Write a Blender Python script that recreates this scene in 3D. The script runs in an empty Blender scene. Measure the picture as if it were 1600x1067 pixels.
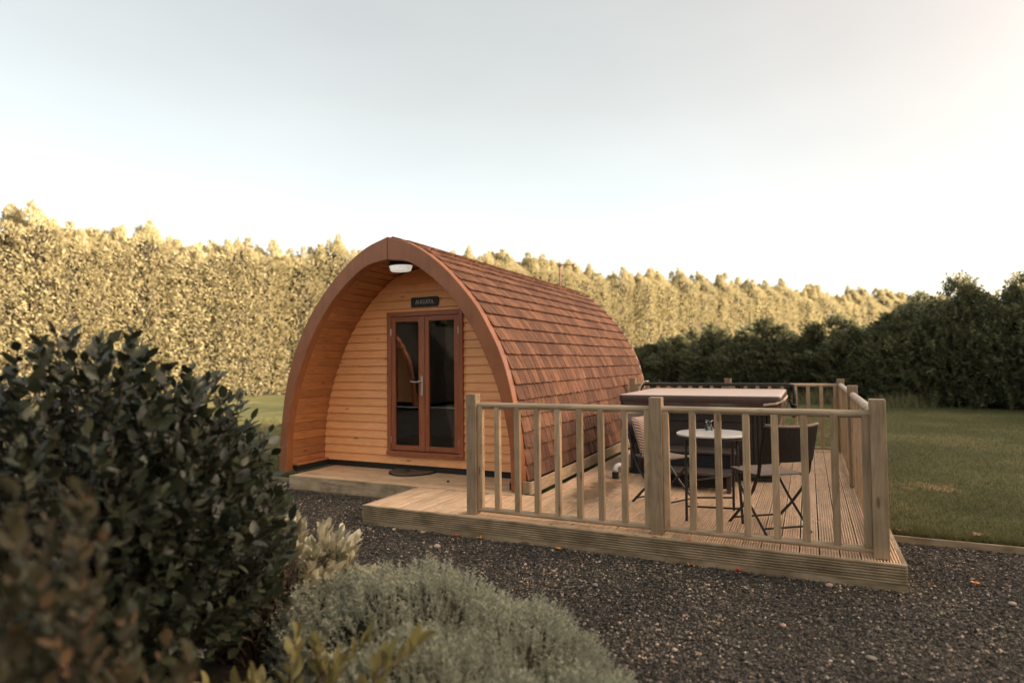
import bpy, bmesh, math, random
import numpy as np
from mathutils import Matrix, Vector, Quaternion
from math import sin, cos, pi, sqrt, atan2, radians

random.seed(7)
RNG = np.random.default_rng(11)
SC = bpy.context.scene
COL = SC.collection

# ------------------------------------------------------------------ camera
CAM = Vector((3.6472, -4.4863, 1.2604))
cam_d = bpy.data.cameras.new('camera')
cam = bpy.data.objects.new('camera', cam_d)
COL.objects.link(cam)
def cam_axes(yaw, pitch, roll):
    f = Vector((-sin(yaw)*cos(pitch), cos(yaw)*cos(pitch), sin(pitch)))
    r = Vector((cos(yaw), sin(yaw), 0)); u = r.cross(f)
    return r*cos(roll)+u*sin(roll), -r*sin(roll)+u*cos(roll), f
cr, cu, cf = cam_axes(0.4450, 0.0341, -0.0106)
cam.matrix_world = Matrix(((cr.x, cu.x, -cf.x, CAM.x), (cr.y, cu.y, -cf.y, CAM.y), (cr.z, cu.z, -cf.z, CAM.z), (0, 0, 0, 1)))
cam_d.sensor_width = 36.0
cam_d.lens = 36.0*970.3/1600.0
cam_d.clip_start = 0.05
cam_d.clip_end = 2000
cam_d.dof.use_dof = True
cam_d.dof.focus_distance = 5.1
cam_d.dof.aperture_fstop = 1.15
SC.camera = cam
def depth_of(p): return (Vector(p)-CAM).dot(cf)
def from_cam(depth, lateral, z):
    """world point a given distance ahead of and beside the place the photograph was taken from"""
    return Vector((CAM.x - .43*depth + .902*lateral, CAM.y + .902*depth + .431*lateral, z))

# ------------------------------------------------------------------ light
SUN_ELEV = radians(11.5)
SUN_DIR = Vector((0.968, 0.25, 0)).normalized()*cos(SUN_ELEV) + Vector((0, 0, sin(SUN_ELEV)))
SUN_ROT = atan2(SUN_DIR.x, SUN_DIR.y)
world = bpy.data.worlds.new('World')
SC.world = world
world.use_nodes = True
wn, wl = world.node_tree.nodes, world.node_tree.links
wn.clear()
w_out = wn.new('ShaderNodeOutputWorld')
w_add = wn.new('ShaderNodeAddShader')
w_sky = wn.new('ShaderNodeTexSky'); w_sky.sky_type = 'NISHITA'; w_sky.sun_disc = False
w_sky.sun_elevation = SUN_ELEV; w_sky.sun_rotation = SUN_ROT
w_sky.dust_density = 1.5; w_sky.air_density = 1.0; w_sky.ozone_density = 1.0
w_b1 = wn.new('ShaderNodeBackground'); w_b1.inputs['Strength'].default_value = 0.05
w_tint = wn.new('ShaderNodeMixRGB'); w_tint.blend_type = 'MULTIPLY'; w_tint.inputs[0].default_value = 1; w_tint.inputs[2].default_value = (.86, .79, .70, 1)   # seen through thin warm haze
wl.new(w_sky.outputs[0], w_tint.inputs[1]); wl.new(w_tint.outputs[0], w_b1.inputs[0])
w_tc = wn.new('ShaderNodeTexCoord')
w_sep = wn.new('ShaderNodeSeparateXYZ'); wl.new(w_tc.outputs['Generated'], w_sep.inputs[0])
w_r = wn.new('ShaderNodeValToRGB'); wl.new(w_sep.outputs['Z'], w_r.inputs[0])
cr_ = w_r.color_ramp
cr_.elements[0].position = 0.0; cr_.elements[0].color = (.84, .84, .83, 1)
cr_.elements[1].position = 1.0; cr_.elements[1].color = (.54, .515, .45, 1)
for p_, c_ in ((.18, (.79, .785, .76, 1)), (.38, (.62, .59, .52, 1)), (.55, (.54, .515, .45, 1))):
    e_ = cr_.elements.new(p_); e_.color = c_
w_dot = wn.new('ShaderNodeVectorMath'); w_dot.operation = 'DOT_PRODUCT'
wl.new(w_tc.outputs['Generated'], w_dot.inputs[0]); w_dot.inputs[1].default_value = SUN_DIR
w_mr = wn.new('ShaderNodeMapRange'); w_mr.interpolation_type = 'SMOOTHSTEP'
w_mr.inputs['From Min'].default_value = 0.0; w_mr.inputs['From Max'].default_value = 0.80
wl.new(w_dot.outputs['Value'], w_mr.inputs[0])
w_mix = wn.new('ShaderNodeMixRGB'); w_mix.inputs[2].default_value = (.82, .62, .47, 1)
wl.new(w_mr.outputs[0], w_mix.inputs[0]); wl.new(w_r.outputs[0], w_mix.inputs[1])
w_no = wn.new('ShaderNodeTexNoise'); w_no.inputs['Scale'].default_value = 1.6; w_no.inputs['Detail'].default_value = 5
w_map = wn.new('ShaderNodeMapping'); w_map.inputs['Scale'].default_value = (1, 1, 3.2); w_map.inputs['Rotation'].default_value = (.3, .2, .5)
wl.new(w_tc.outputs['Generated'], w_map.inputs[0]); wl.new(w_map.outputs[0], w_no.inputs['Vector'])
w_cl = wn.new('ShaderNodeMapRange'); w_cl.inputs['From Min'].default_value = .35; w_cl.inputs['From Max'].default_value = .75
w_cl.inputs['To Min'].default_value = .93; w_cl.inputs['To Max'].default_value = 1.07
wl.new(w_no.outputs[0], w_cl.inputs[0])
w_sc = wn.new('ShaderNodeMixRGB'); w_sc.blend_type = 'MULTIPLY'; w_sc.inputs[0].default_value = 1
wl.new(w_mix.outputs[0], w_sc.inputs[1]); wl.new(w_cl.outputs[0], w_sc.inputs[2])
w_b2 = wn.new('ShaderNodeBackground'); w_pos = wn.new('ShaderNodeMath'); w_pos.operation = 'MAXIMUM'; w_pos.inputs[1].default_value = 0; wl.new(w_dot.outputs['Value'], w_pos.inputs[0])
w_pw = wn.new('ShaderNodeMath'); w_pw.operation = 'POWER'; w_pw.inputs[1].default_value = 8; wl.new(w_pos.outputs[0], w_pw.inputs[0])
w_gl = wn.new('ShaderNodeMath'); w_gl.operation = 'MULTIPLY_ADD'; w_gl.inputs[1].default_value = 20*0.258; w_gl.inputs[2].default_value = 0.258   # haze glow round the low sun, added out of view to brighten the shade
wl.new(w_pw.outputs[0], w_gl.inputs[0]); wl.new(w_gl.outputs[0], w_b2.inputs['Strength'])
wl.new(w_sc.outputs[0], w_b2.inputs[0])
wl.new(w_b1.outputs[0], w_add.inputs[0]); wl.new(w_b2.outputs[0], w_add.inputs[1]); wl.new(w_add.outputs[0], w_out.inputs[0])

sun_d = bpy.data.lights.new('sun', 'SUN'); sun = bpy.data.objects.new('sun', sun_d); COL.objects.link(sun)
sun_d.energy = 5.0; sun_d.angle = radians(0.6); sun_d.color = (1.0, .82, .63)
sun.rotation_euler = (-SUN_DIR).to_track_quat('-Z', 'Y').to_euler()
sun.location = (20, 5, 20)

SC.view_settings.view_transform = 'Standard'
SC.view_settings.look = 'None'
SC.view_settings.gamma = 1.0
SC.view_settings.use_curve_mapping = False
SC.view_settings.exposure = 1.92
SC.render.engine = 'CYCLES'
SC.cycles.max_bounces = 6
SC.cycles.transparent_max_bounces = 8
SC.cycles.use_denoising = True

# ------------------------------------------------------------------ materials
def new_mat(name, rough=.6, spec=.4, metal=0.0):
    m = bpy.data.materials.new(name); m.use_nodes = True
    n, l = m.node_tree.nodes, m.node_tree.links
    b = n['Principled BSDF']
    b.inputs['Roughness'].default_value = rough
    b.inputs['Specular IOR Level'].default_value = spec
    b.inputs['Metallic'].default_value = metal
    return m, n, l, b
def ramp(n, stops):
    r = n.new('ShaderNodeValToRGB'); e = r.color_ramp.elements
    e[0].position, e[0].color = stops[0][0], (*stops[0][1], 1)
    e[1].position, e[1].color = stops[-1][0], (*stops[-1][1], 1)
    for p, c in stops[1:-1]:
        q = e.new(p); q.color = (*c, 1)
    return r
def mul(c, k): return tuple(min(1, x*k) for x in c)
def coords(n, l, scale, rnd=True, kind='Object'):
    tc = n.new('ShaderNodeTexCoord'); mp = n.new('ShaderNodeMapping'); mp.inputs['Scale'].default_value = scale
    if rnd:
        oi = n.new('ShaderNodeObjectInfo'); ml = n.new('ShaderNodeMath'); ml.operation = 'MULTIPLY'; ml.inputs[1].default_value = 63.0
        l.new(oi.outputs['Random'], ml.inputs[0])
        ad = n.new('ShaderNodeVectorMath'); ad.operation = 'ADD'
        l.new(tc.outputs[kind], ad.inputs[0]); l.new(ml.outputs[0], ad.inputs[1]); l.new(ad.outputs[0], mp.inputs[0])
    else:
        l.new(tc.outputs[kind], mp.inputs[0])
    return mp
def wood(name, base, axis='X', dark=.55, rough=.6, vary=.18, knots=True, grain=1.0, stain=None, spec=.3, blotch=.0, ringscale=1.0, rings=.55):
    m, n, l, b = new_mat(name, rough, spec)
    k = {'X': (1, 14, 14), 'Y': (14, 1, 14), 'Z': (14, 14, 1)}[axis]
    mp = coords(n, l, k)
    no = n.new('ShaderNodeTexNoise'); no.inputs['Scale'].default_value = 2.2*grain; no.inputs['Detail'].default_value = 6; no.inputs['Distortion'].default_value = .6
    l.new(mp.outputs[0], no.inputs['Vector'])
    k2 = {'X': (.55, 5, 5), 'Y': (5, .55, 5), 'Z': (5, 5, .55)}[axis]
    mp2 = coords(n, l, k2)
    rn = n.new('ShaderNodeTexNoise'); rn.inputs['Scale'].default_value = 1.5*ringscale; rn.inputs['Detail'].default_value = 1.5
    l.new(mp2.outputs[0], rn.inputs['Vector'])
    mm = n.new('ShaderNodeMath'); mm.operation = 'MULTIPLY'; mm.inputs[1].default_value = 15; l.new(rn.outputs[0], mm.inputs[0])
    fr = n.new('ShaderNodeMath'); fr.operation = 'FRACT'; l.new(mm.outputs[0], fr.inputs[0])
    r2 = ramp(n, [(0, (1, 1, 1)), (.55, (.93, .93, .93)), (.9, (.66, .62, .58)), (1, (.95, .95, .95))]); l.new(fr.outputs[0], r2.inputs[0])
    rp = ramp(n, [(.25, mul(base, dark)), (.5, base), (.78, mul(base, 1.12))]); l.new(no.outputs[0], rp.inputs[0])
    mx = n.new('ShaderNodeMixRGB'); mx.blend_type = 'MULTIPLY'; mx.inputs[0].default_value = rings
    l.new(rp.outputs[0], mx.inputs[1]); l.new(r2.outputs[0], mx.inputs[2])
    col = mx.outputs[0]
    if knots:
        k3 = {'X': (2.2, 9, 9), 'Y': (9, 2.2, 9), 'Z': (9, 9, 2.2)}[axis]
        mp3 = coords(n, l, k3)
        vo = n.new('ShaderNodeTexVoronoi'); vo.inputs['Scale'].default_value = 1.0; l.new(mp3.outputs[0], vo.inputs['Vector'])
        rk = ramp(n, [(0, (.25, .2, .17)), (.07, (.4, .33, .28)), (.11, (1, 1, 1)), (1, (1, 1, 1))]); l.new(vo.outputs['Distance'], rk.inputs[0])
        mk = n.new('ShaderNodeMixRGB'); mk.blend_type = 'MULTIPLY'; mk.inputs[0].default_value = .8
        l.new(col, mk.inputs[1]); l.new(rk.outputs[0], mk.inputs[2]); col = mk.outputs[0]
    if blotch:
        mb = coords(n, l, (1, 1, 1), rnd=True)
        nb = n.new('ShaderNodeTexNoise'); nb.inputs['Scale'].default_value = 5; nb.inputs['Detail'].default_value = 5; l.new(mb.outputs[0], nb.inputs['Vector'])
        rb = ramp(n, [(.36, (.55, .56, .50)), (.55, (1, 1, 1)), (1, (1.0, 1.0, 1.0))]); l.new(nb.outputs[0], rb.inputs[0])
        mk = n.new('ShaderNodeMixRGB'); mk.blend_type = 'MULTIPLY'; mk.inputs[0].default_value = blotch
        l.new(col, mk.inputs[1]); l.new(rb.outputs[0], mk.inputs[2]); col = mk.outputs[0]
    if stain:     # a wet patch left on the boards, fixed to its own place on the deck
        ge = n.new('ShaderNodeNewGeometry'); sv = n.new('ShaderNodeVectorMath'); sv.operation = 'SUBTRACT'; sv.inputs[1].default_value = stain[0]
        l.new(ge.outputs['Position'], sv.inputs[0])
        sm = n.new('ShaderNodeMapping'); sm.inputs['Scale'].default_value = stain[1]; l.new(sv.outputs[0], sm.inputs[0])
        ns = n.new('ShaderNodeTexNoise'); ns.inputs['Scale'].default_value = 7; l.new(ge.outputs['Position'], ns.inputs['Vector'])
        ln = n.new('ShaderNodeVectorMath'); ln.operation = 'LENGTH'; l.new(sm.outputs[0], ln.inputs[0])
        a = n.new('ShaderNodeMath'); a.operation = 'ADD'; l.new(ln.outputs['Value'], a.inputs[0]); l.new(ns.outputs[0], a.inputs[1])
        rs = ramp(n, [(0, (.3, .28, .25)), (.45, (.35, .32, .28)), (.62, (.8, .78, .75)), (.8, (1, 1, 1))])
        hv = n.new('ShaderNodeMath'); hv.operation = 'MULTIPLY'; hv.inputs[1].default_value = .5; l.new(a.outputs[0], hv.inputs[0]); l.new(hv.outputs[0], rs.inputs[0])
        mk = n.new('ShaderNodeMixRGB'); mk.blend_type = 'MULTIPLY'; mk.inputs[0].default_value = 1
        l.new(col, mk.inputs[1]); l.new(rs.outputs[0], mk.inputs[2]); col = mk.outputs[0]
    oi = n.new('ShaderNodeObjectInfo'); mr = n.new('ShaderNodeMapRange'); mr.inputs['To Min'].default_value = 1-vary; mr.inputs['To Max'].default_value = 1+vary
    l.new(oi.outputs['Random'], mr.inputs[0])
    hs = n.new('ShaderNodeHueSaturation'); l.new(mr.outputs[0], hs.inputs['Value']); l.new(col, hs.inputs['Color'])
    l.new(hs.outputs[0], b.inputs['Base Color'])
    bp = n.new('ShaderNodeBump'); bp.inputs['Strength'].default_value = .25; bp.inputs['Distance'].default_value = .003
    l.new(no.outputs[0], bp.inputs['Height']); l.new(bp.outputs[0], b.inputs['Normal'])
    return m
def plain(name, c, rough=.5, spec=.4, metal=0, noise=.12, scale=30, bump=.0, emit=0):
    m, n, l, b = new_mat(name, rough, spec, metal)
    mp = coords(n, l, (1, 1, 1)); no = n.new('ShaderNodeTexNoise'); no.inputs['Scale'].default_value = scale; no.inputs['Detail'].default_value = 5
    l.new(mp.outputs[0], no.inputs['Vector'])
    rp = ramp(n, [(.3, mul(c, 1-noise)), (.7, mul(c, 1+noise))]); l.new(no.outputs[0], rp.inputs[0]); l.new(rp.outputs[0], b.inputs['Base Color'])
    if bump:
        bp = n.new('ShaderNodeBump'); bp.inputs['Strength'].default_value = bump; bp.inputs['Distance'].default_value = .004
        l.new(no.outputs[0], bp.inputs['Height']); l.new(bp.outputs[0], b.inputs['Normal'])
    if emit:
        b.inputs['Emission Color'].default_value = (1, .93, .82, 1); b.inputs['Emission Strength'].default_value = emit
    return m
def leafmat(name, cols, rough=.55, spec=.35, trans=.25, extra=0.0):
    m, n, l, b = new_mat(name, rough, spec)
    ge = n.new('ShaderNodeNewGeometry')
    rp = ramp(n, [(i/(len(cols)-1), c) for i, c in enumerate(cols)]); l.new(ge.outputs['Random Per Island'], rp.inputs[0])
    oi = n.new('ShaderNodeObjectInfo'); mr = n.new('ShaderNodeMapRange'); mr.inputs['To Min'].default_value = 1-extra; mr.inputs['To Max'].default_value = 1+extra
    l.new(oi.outputs['Random'], mr.inputs[0])
    hs = n.new('ShaderNodeHueSaturation'); l.new(mr.outputs[0], hs.inputs['Value']); l.new(rp.outputs[0], hs.inputs['Color'])
    l.new(hs.outputs[0], b.inputs['Base Color'])
    if trans:
        tr = n.new('ShaderNodeBsdfTranslucent'); l.new(hs.outputs[0], tr.inputs[0])
        ms = n.new('ShaderNodeMixShader'); ms.inputs[0].default_value = trans
        l.new(b.outputs[0], ms.inputs[1]); l.new(tr.outputs[0], ms.inputs[2]); l.new(ms.outputs[0], n['Material Output'].inputs[0])
    return m

M = {}
TREAT = (.50, .37, .235)
STAIN = ((1.74, 1.45, 0), (3.6, 1.0, 1))
M['deck'] = wood('deck_timber', (.74, .53, .345), 'Y', .72, .6, .10, knots=True, stain=STAIN, blotch=.25)
M['deck_x'] = wood('landing_timber', (.74, .52, .315), 'X', .7, .6, .08, blotch=.35)
M['fascia'] = wood('fascia_timber', (.44, .33, .21), 'X', .6, .7, .12, blotch=.85)
M['fascia_y'] = wood('fascia_timber_depth', (.44, .33, .21), 'Y', .6, .7, .12, blotch=.85)
M['post'] = wood('post_timber', (.36, .26, .165), 'Z', .7, .65, .08, blotch=.5)
M['spindle'] = wood('spindle_timber', (.46, .32, .195), 'Z', .7, .65, .16, blotch=.4)
M['rail_x'] = wood('rail_timber_cross', (.50, .38, .255), 'X', .7, .62, .08, blotch=.5)
M['rail_y'] = wood('rail_timber_depth', (.54, .43, .32), 'Y', .75, .55, .08, blotch=.3)
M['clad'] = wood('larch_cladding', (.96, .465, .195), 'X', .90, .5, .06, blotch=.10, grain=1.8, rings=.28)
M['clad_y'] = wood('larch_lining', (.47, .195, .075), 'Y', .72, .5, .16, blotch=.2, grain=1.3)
M['rim'] = wood('arch_stained_timber', (.31, .115, .048), 'Z', .86, .38, .03, knots=False, blotch=.3, grain=.4, spec=.45, rings=.22)
M['frame'] = wood('door_stained_timber', (.36, .115, .05), 'Z', .7, .38, .05, knots=False, spec=.45)
M['frame_x'] = wood('door_stained_timber_cross', (.36, .115, .05), 'X', .7, .38, .05, knots=False, spec=.45)
M['trim'] = wood('trim_timber', (.52, .39, .25), 'Y', .7, .6, .05, blotch=.5)
M['black'] = plain('black_painted_board', (.022, .020, .019), .6, .3)
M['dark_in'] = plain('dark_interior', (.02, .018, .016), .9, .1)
M['curtain'] = plain('pale_curtain', (.4, .38, .33), .9, .1)
M['tub'] = plain('dark_brown_tub_panel', (.035, .026, .021), .55, .35, noise=.2, bump=.1)
M['tub_step'] = plain('dark_brown_plastic', (.06, .045, .038), .5, .4, noise=.15)
M['vinyl'] = plain('brown_vinyl_sky_sheen', (.60, .42, .34), .30, .6, noise=.08, scale=12, bump=.35)  # top of the brown vinyl, its sky reflection painted in as a pale colour
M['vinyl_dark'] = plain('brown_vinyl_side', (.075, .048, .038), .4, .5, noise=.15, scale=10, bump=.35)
M['strap'] = plain('tan_strap', (.5, .36, .26), .6, .3)
M['steel_black'] = plain('black_steel', (.018, .017, .017), .45, .45)
M['steel'] = plain('brushed_steel', (.62, .60, .57), .3, .5, metal=.9)
M['galv'] = plain('galvanised_steel', (.34, .22, .16), .5, .4, metal=.5)
M['rattan'] = plain('dark_woven_rattan', (.028, .024, .022), .6, .35, noise=.5, scale=160, bump=.9)
M['rattan_slat'] = plain('brown_woven_seat', (.21, .15, .115), .6, .35, noise=.3, scale=120, bump=.5)
M['white'] = plain('white_plastic', (.78, .76, .72), .4, .5)
M['tabletop'] = plain('white_glass_table_top', (.62, .60, .57), .12, .6, noise=.03)
M['slate'] = plain('slate', (.030, .033, .030), .6, .3, noise=.3, bump=.4)
M['letter'] = plain('engraved_letter', (.50, .47, .42), .7, .2)
M['lampwhite'] = plain('opal_lamp_glass', (.8, .78, .74), .3, .5, emit=.12)
M['foam'] = plain('cushion_cloth', (.52, .38, .30), .9, .1, noise=.08, scale=90, bump=.4)
M['foam_dark'] = plain('cushion_stripe', (.11, .07, .055), .9, .1)
M['coir'] = plain('brown_coir', (.20, .135, .085), .95, .05, noise=.6, scale=170, bump=1)
M['rubber'] = plain('black_rubber', (.02, .02, .02), .7, .3)
M['dark_stem'] = plain('dark_stem', (.035, .028, .02), .8, .2, noise=.3)
M['bark'] = plain('bark', (.12, .08, .055), .85, .2, noise=.4, bump=.6)
M['stem_red'] = plain('red_brown_stem', (.20, .13, .075), .6, .3, noise=.2)
M['soil'] = plain('dark_soil', (.045, .035, .026), .95, .1, noise=.5, scale=25, bump=1)
M['pebble_pale'] = plain('pale_pebble', (.46, .36, .27), .7, .3, noise=.2, scale=60, bump=.3)
M['pebble_pink'] = plain('pinkish_pebble', (.42, .28, .22), .7, .3, noise=.2, scale=60, bump=.3)
M['pebble_grey'] = plain('grey_pebble', (.25, .22, .18), .7, .3, noise=.2, scale=60, bump=.3)
M['sandstone'] = plain('sandstone', (.52, .40, .29), .8, .2, noise=.25, scale=9, bump=.7)
M['leaf_red'] = plain('red_leaf', (.55, .09, .035), .6, .3, noise=.3)
M['leaf_orange'] = plain('orange_leaf', (.75, .27, .05), .6, .3, noise=.3)
M['leaf_brown'] = plain('brown_leaf', (.38, .20, .10), .7, .3, noise=.3)
M['cable'] = plain('cream_cable', (.65, .58, .42), .5, .4)
def shingle_mat(name, c):
    m, n, l, b = new_mat(name, .85, .2)
    mp = coords(n, l, (1, 1, 1))
    no = n.new('ShaderNodeTexNoise'); no.inputs['Scale'].default_value = 260; no.inputs['Detail'].default_value = 3; l.new(mp.outputs[0], no.inputs['Vector'])
    n2 = n.new('ShaderNodeTexNoise'); n2.inputs['Scale'].default_value = 9; n2.inputs['Detail'].default_value = 4; l.new(mp.outputs[0], n2.inputs['Vector'])
    rp = ramp(n, [(.3, mul(c, .55)), (.5, c), (.72, mul(c, 1.6))]); l.new(no.outputs[0], rp.inputs[0])
    r2 = ramp(n, [(.3, (.72, .72, .72)), (.7, (1.15, 1.1, 1.05))]); l.new(n2.outputs[0], r2.inputs[0])
    mx = n.new('ShaderNodeMixRGB'); mx.blend_type = 'MULTIPLY'; mx.inputs[0].default_value = 1
    l.new(rp.outputs[0], mx.inputs[1]); l.new(r2.outputs[0], mx.inputs[2]); l.new(mx.outputs[0], b.inputs['Base Color'])
    bp = n.new('ShaderNodeBump'); bp.inputs['Strength'].default_value = .7; bp.inputs['Distance'].default_value = .003
    l.new(no.outputs[0], bp.inputs['Height']); l.new(bp.outputs[0], b.inputs['Normal'])
    return m
M['sh'] = [shingle_mat('shingle_orange', (.235, .118, .070)), shingle_mat('shingle_brick', (.185, .093, .058)),
           shingle_mat('shingle_brown', (.150, .078, .051)), shingle_mat('shingle_dark_brown', (.132, .066, .044))]
def glassmat(name, tint, ior=1.9):
    m = bpy.data.materials.new(name); m.use_nodes = True; n, l = m.node_tree.nodes, m.node_tree.links; n.clear()
    o = n.new('ShaderNodeOutputMaterial'); t = n.new('ShaderNodeBsdfTransparent'); t.inputs[0].default_value = (*tint, 1)
    g = n.new('ShaderNodeBsdfGlossy'); g.inputs['Roughness'].default_value = .015; g.inputs[0].default_value = (.95, .95, .95, 1)
    f = n.new('ShaderNodeFresnel'); f.inputs[0].default_value = ior; x = n.new('ShaderNodeMixShader')
    no = n.new('ShaderNodeTexNoise'); no.inputs['Scale'].default_value = 3; bp = n.new('ShaderNodeBump'); bp.inputs['Strength'].default_value = .02; bp.inputs['Distance'].default_value = .01
    l.new(no.outputs[0], bp.inputs['Height']); l.new(bp.outputs[0], g.inputs['Normal'])
    l.new(f.outputs[0], x.inputs[0]); l.new(t.outputs[0], x.inputs[1]); l.new(g.outputs[0], x.inputs[2]); l.new(x.outputs[0], o.inputs[0])
    return m
M['glass'] = glassmat('door_glass', (.55, .56, .54), 1.9)
M['jar'] = glassmat('jar_glass', (.85, .86, .85), 1.5)
M['hedge'] = leafmat('sunlit_conifer_foliage', [(.37, .335, .195), (.44, .395, .235), (.50, .45, .27), (.56, .50, .31)], .7, .2, .4, .08)  # sunlit copy of the conifer foliage, sunlight put into the colour
M['hedge_b'] = leafmat('shaded_conifer_foliage', [(.05, .058, .032), (.095, .105, .058), (.165, .17, .09), (.30, .28, .145)], .55, .4, .25, .15)  # same kind of conifer, with shade put into the colour
M['laurel'] = leafmat('dark_laurel_leaf', [(.011, .016, .010), (.018, .024, .014), (.028, .034, .019), (.055, .06, .033)], .42, .4, .10, .4)
M['laurel_s'] = leafmat('small_laurel_leaf', [(.022, .028, .015), (.038, .045, .024), (.075, .08, .043)], .4, .5, .2, .3)
M['silver'] = leafmat('silver_grey_foliage', [(.22, .235, .17), (.33, .345, .25), (.44, .45, .34), (.54, .54, .42)], .8, .15, .25, .05)
M['pale'] = leafmat('pale_variegated_leaf', [(.30, .29, .18), (.42, .39, .26), (.55, .50, .36)], .6, .3, .25, .15)
M['yellow'] = leafmat('yellow_mottled_leaf', [(.06, .065, .03), (.12, .12, .05), (.26, .22, .08), (.45, .36, .13)], .5, .35, .25, .3)
M['near'] = leafmat('reddish_olive_foliage', [(.025, .03, .018), (.045, .048, .026), (.07, .06, .033), (.13, .075, .035)], .6, .3, .2, .2)
M['orange_plant'] = leafmat('orange_foliage', [(.5, .24, .08), (.65, .36, .15)], .6, .3, .3, .1)
M['grass'] = leafmat('grass_blade', [(.10, .11, .042), (.145, .145, .055), (.24, .205, .09)], .6, .3, .3)
M['tuft'] = leafmat('pale_grass', [(.22, .21, .10), (.34, .31, .16)], .7, .2, .3)
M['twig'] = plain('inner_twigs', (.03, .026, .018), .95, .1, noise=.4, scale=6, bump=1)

# ------------------------------------------------------------------ object helpers
def tag(o, label=None, cat=None, group=None, kind=None):
    if label: o['label'] = label
    if cat: o['category'] = cat
    if group: o['group'] = group
    if kind: o['kind'] = kind
    return o
def thing(name, label, cat, loc, group=None, rotz=0):
    o = bpy.data.objects.new(name, None); COL.objects.link(o)
    o.location = loc; o.rotation_euler = (0, 0, rotz); o.empty_display_size = .2
    return tag(o, label, cat, group)
def root_inv(o):
    return (Matrix.Translation(o.location) @ o.rotation_euler.to_matrix().to_4x4()).inverted()
def adopt(o, parent, inv=None):
    """parent a piece built in world coordinates"""
    o.parent = parent
    if parent.type == 'EMPTY' and parent.parent is None: o.matrix_parent_inverse = root_inv(parent)
    return o
def mesh_np(name, V, F, mats, fmat=None, smooth=False):
    """V (n,3) array, F (m,k) array with the same number of corners per face"""
    me = bpy.data.meshes.new(name)
    V = np.asarray(V, dtype=np.float32); F = np.asarray(F, dtype=np.int32)
    me.vertices.add(len(V)); me.vertices.foreach_set('co', V.ravel())
    k = F.shape[1]
    me.loops.add(F.size); me.loops.foreach_set('vertex_index', F.ravel())
    me.polygons.add(len(F)); me.polygons.foreach_set('loop_start', np.arange(0, F.size, k, dtype=np.int32))
    me.polygons.foreach_set('loop_total', np.full(len(F), k, dtype=np.int32))
    if fmat is not None: me.polygons.foreach_set('material_index', np.asarray(fmat, dtype=np.int32))
    me.polygons.foreach_set('use_smooth', np.full(len(F), smooth))
    me.update(calc_edges=True)
    for m in (mats if isinstance(mats, (list, tuple)) else [mats]): me.materials.append(m)
    return me
def link(name, me, parent=None):
    o = bpy.data.objects.new(name, me); COL.objects.link(o)
    if parent is not None: adopt(o, parent)
    return o
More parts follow.
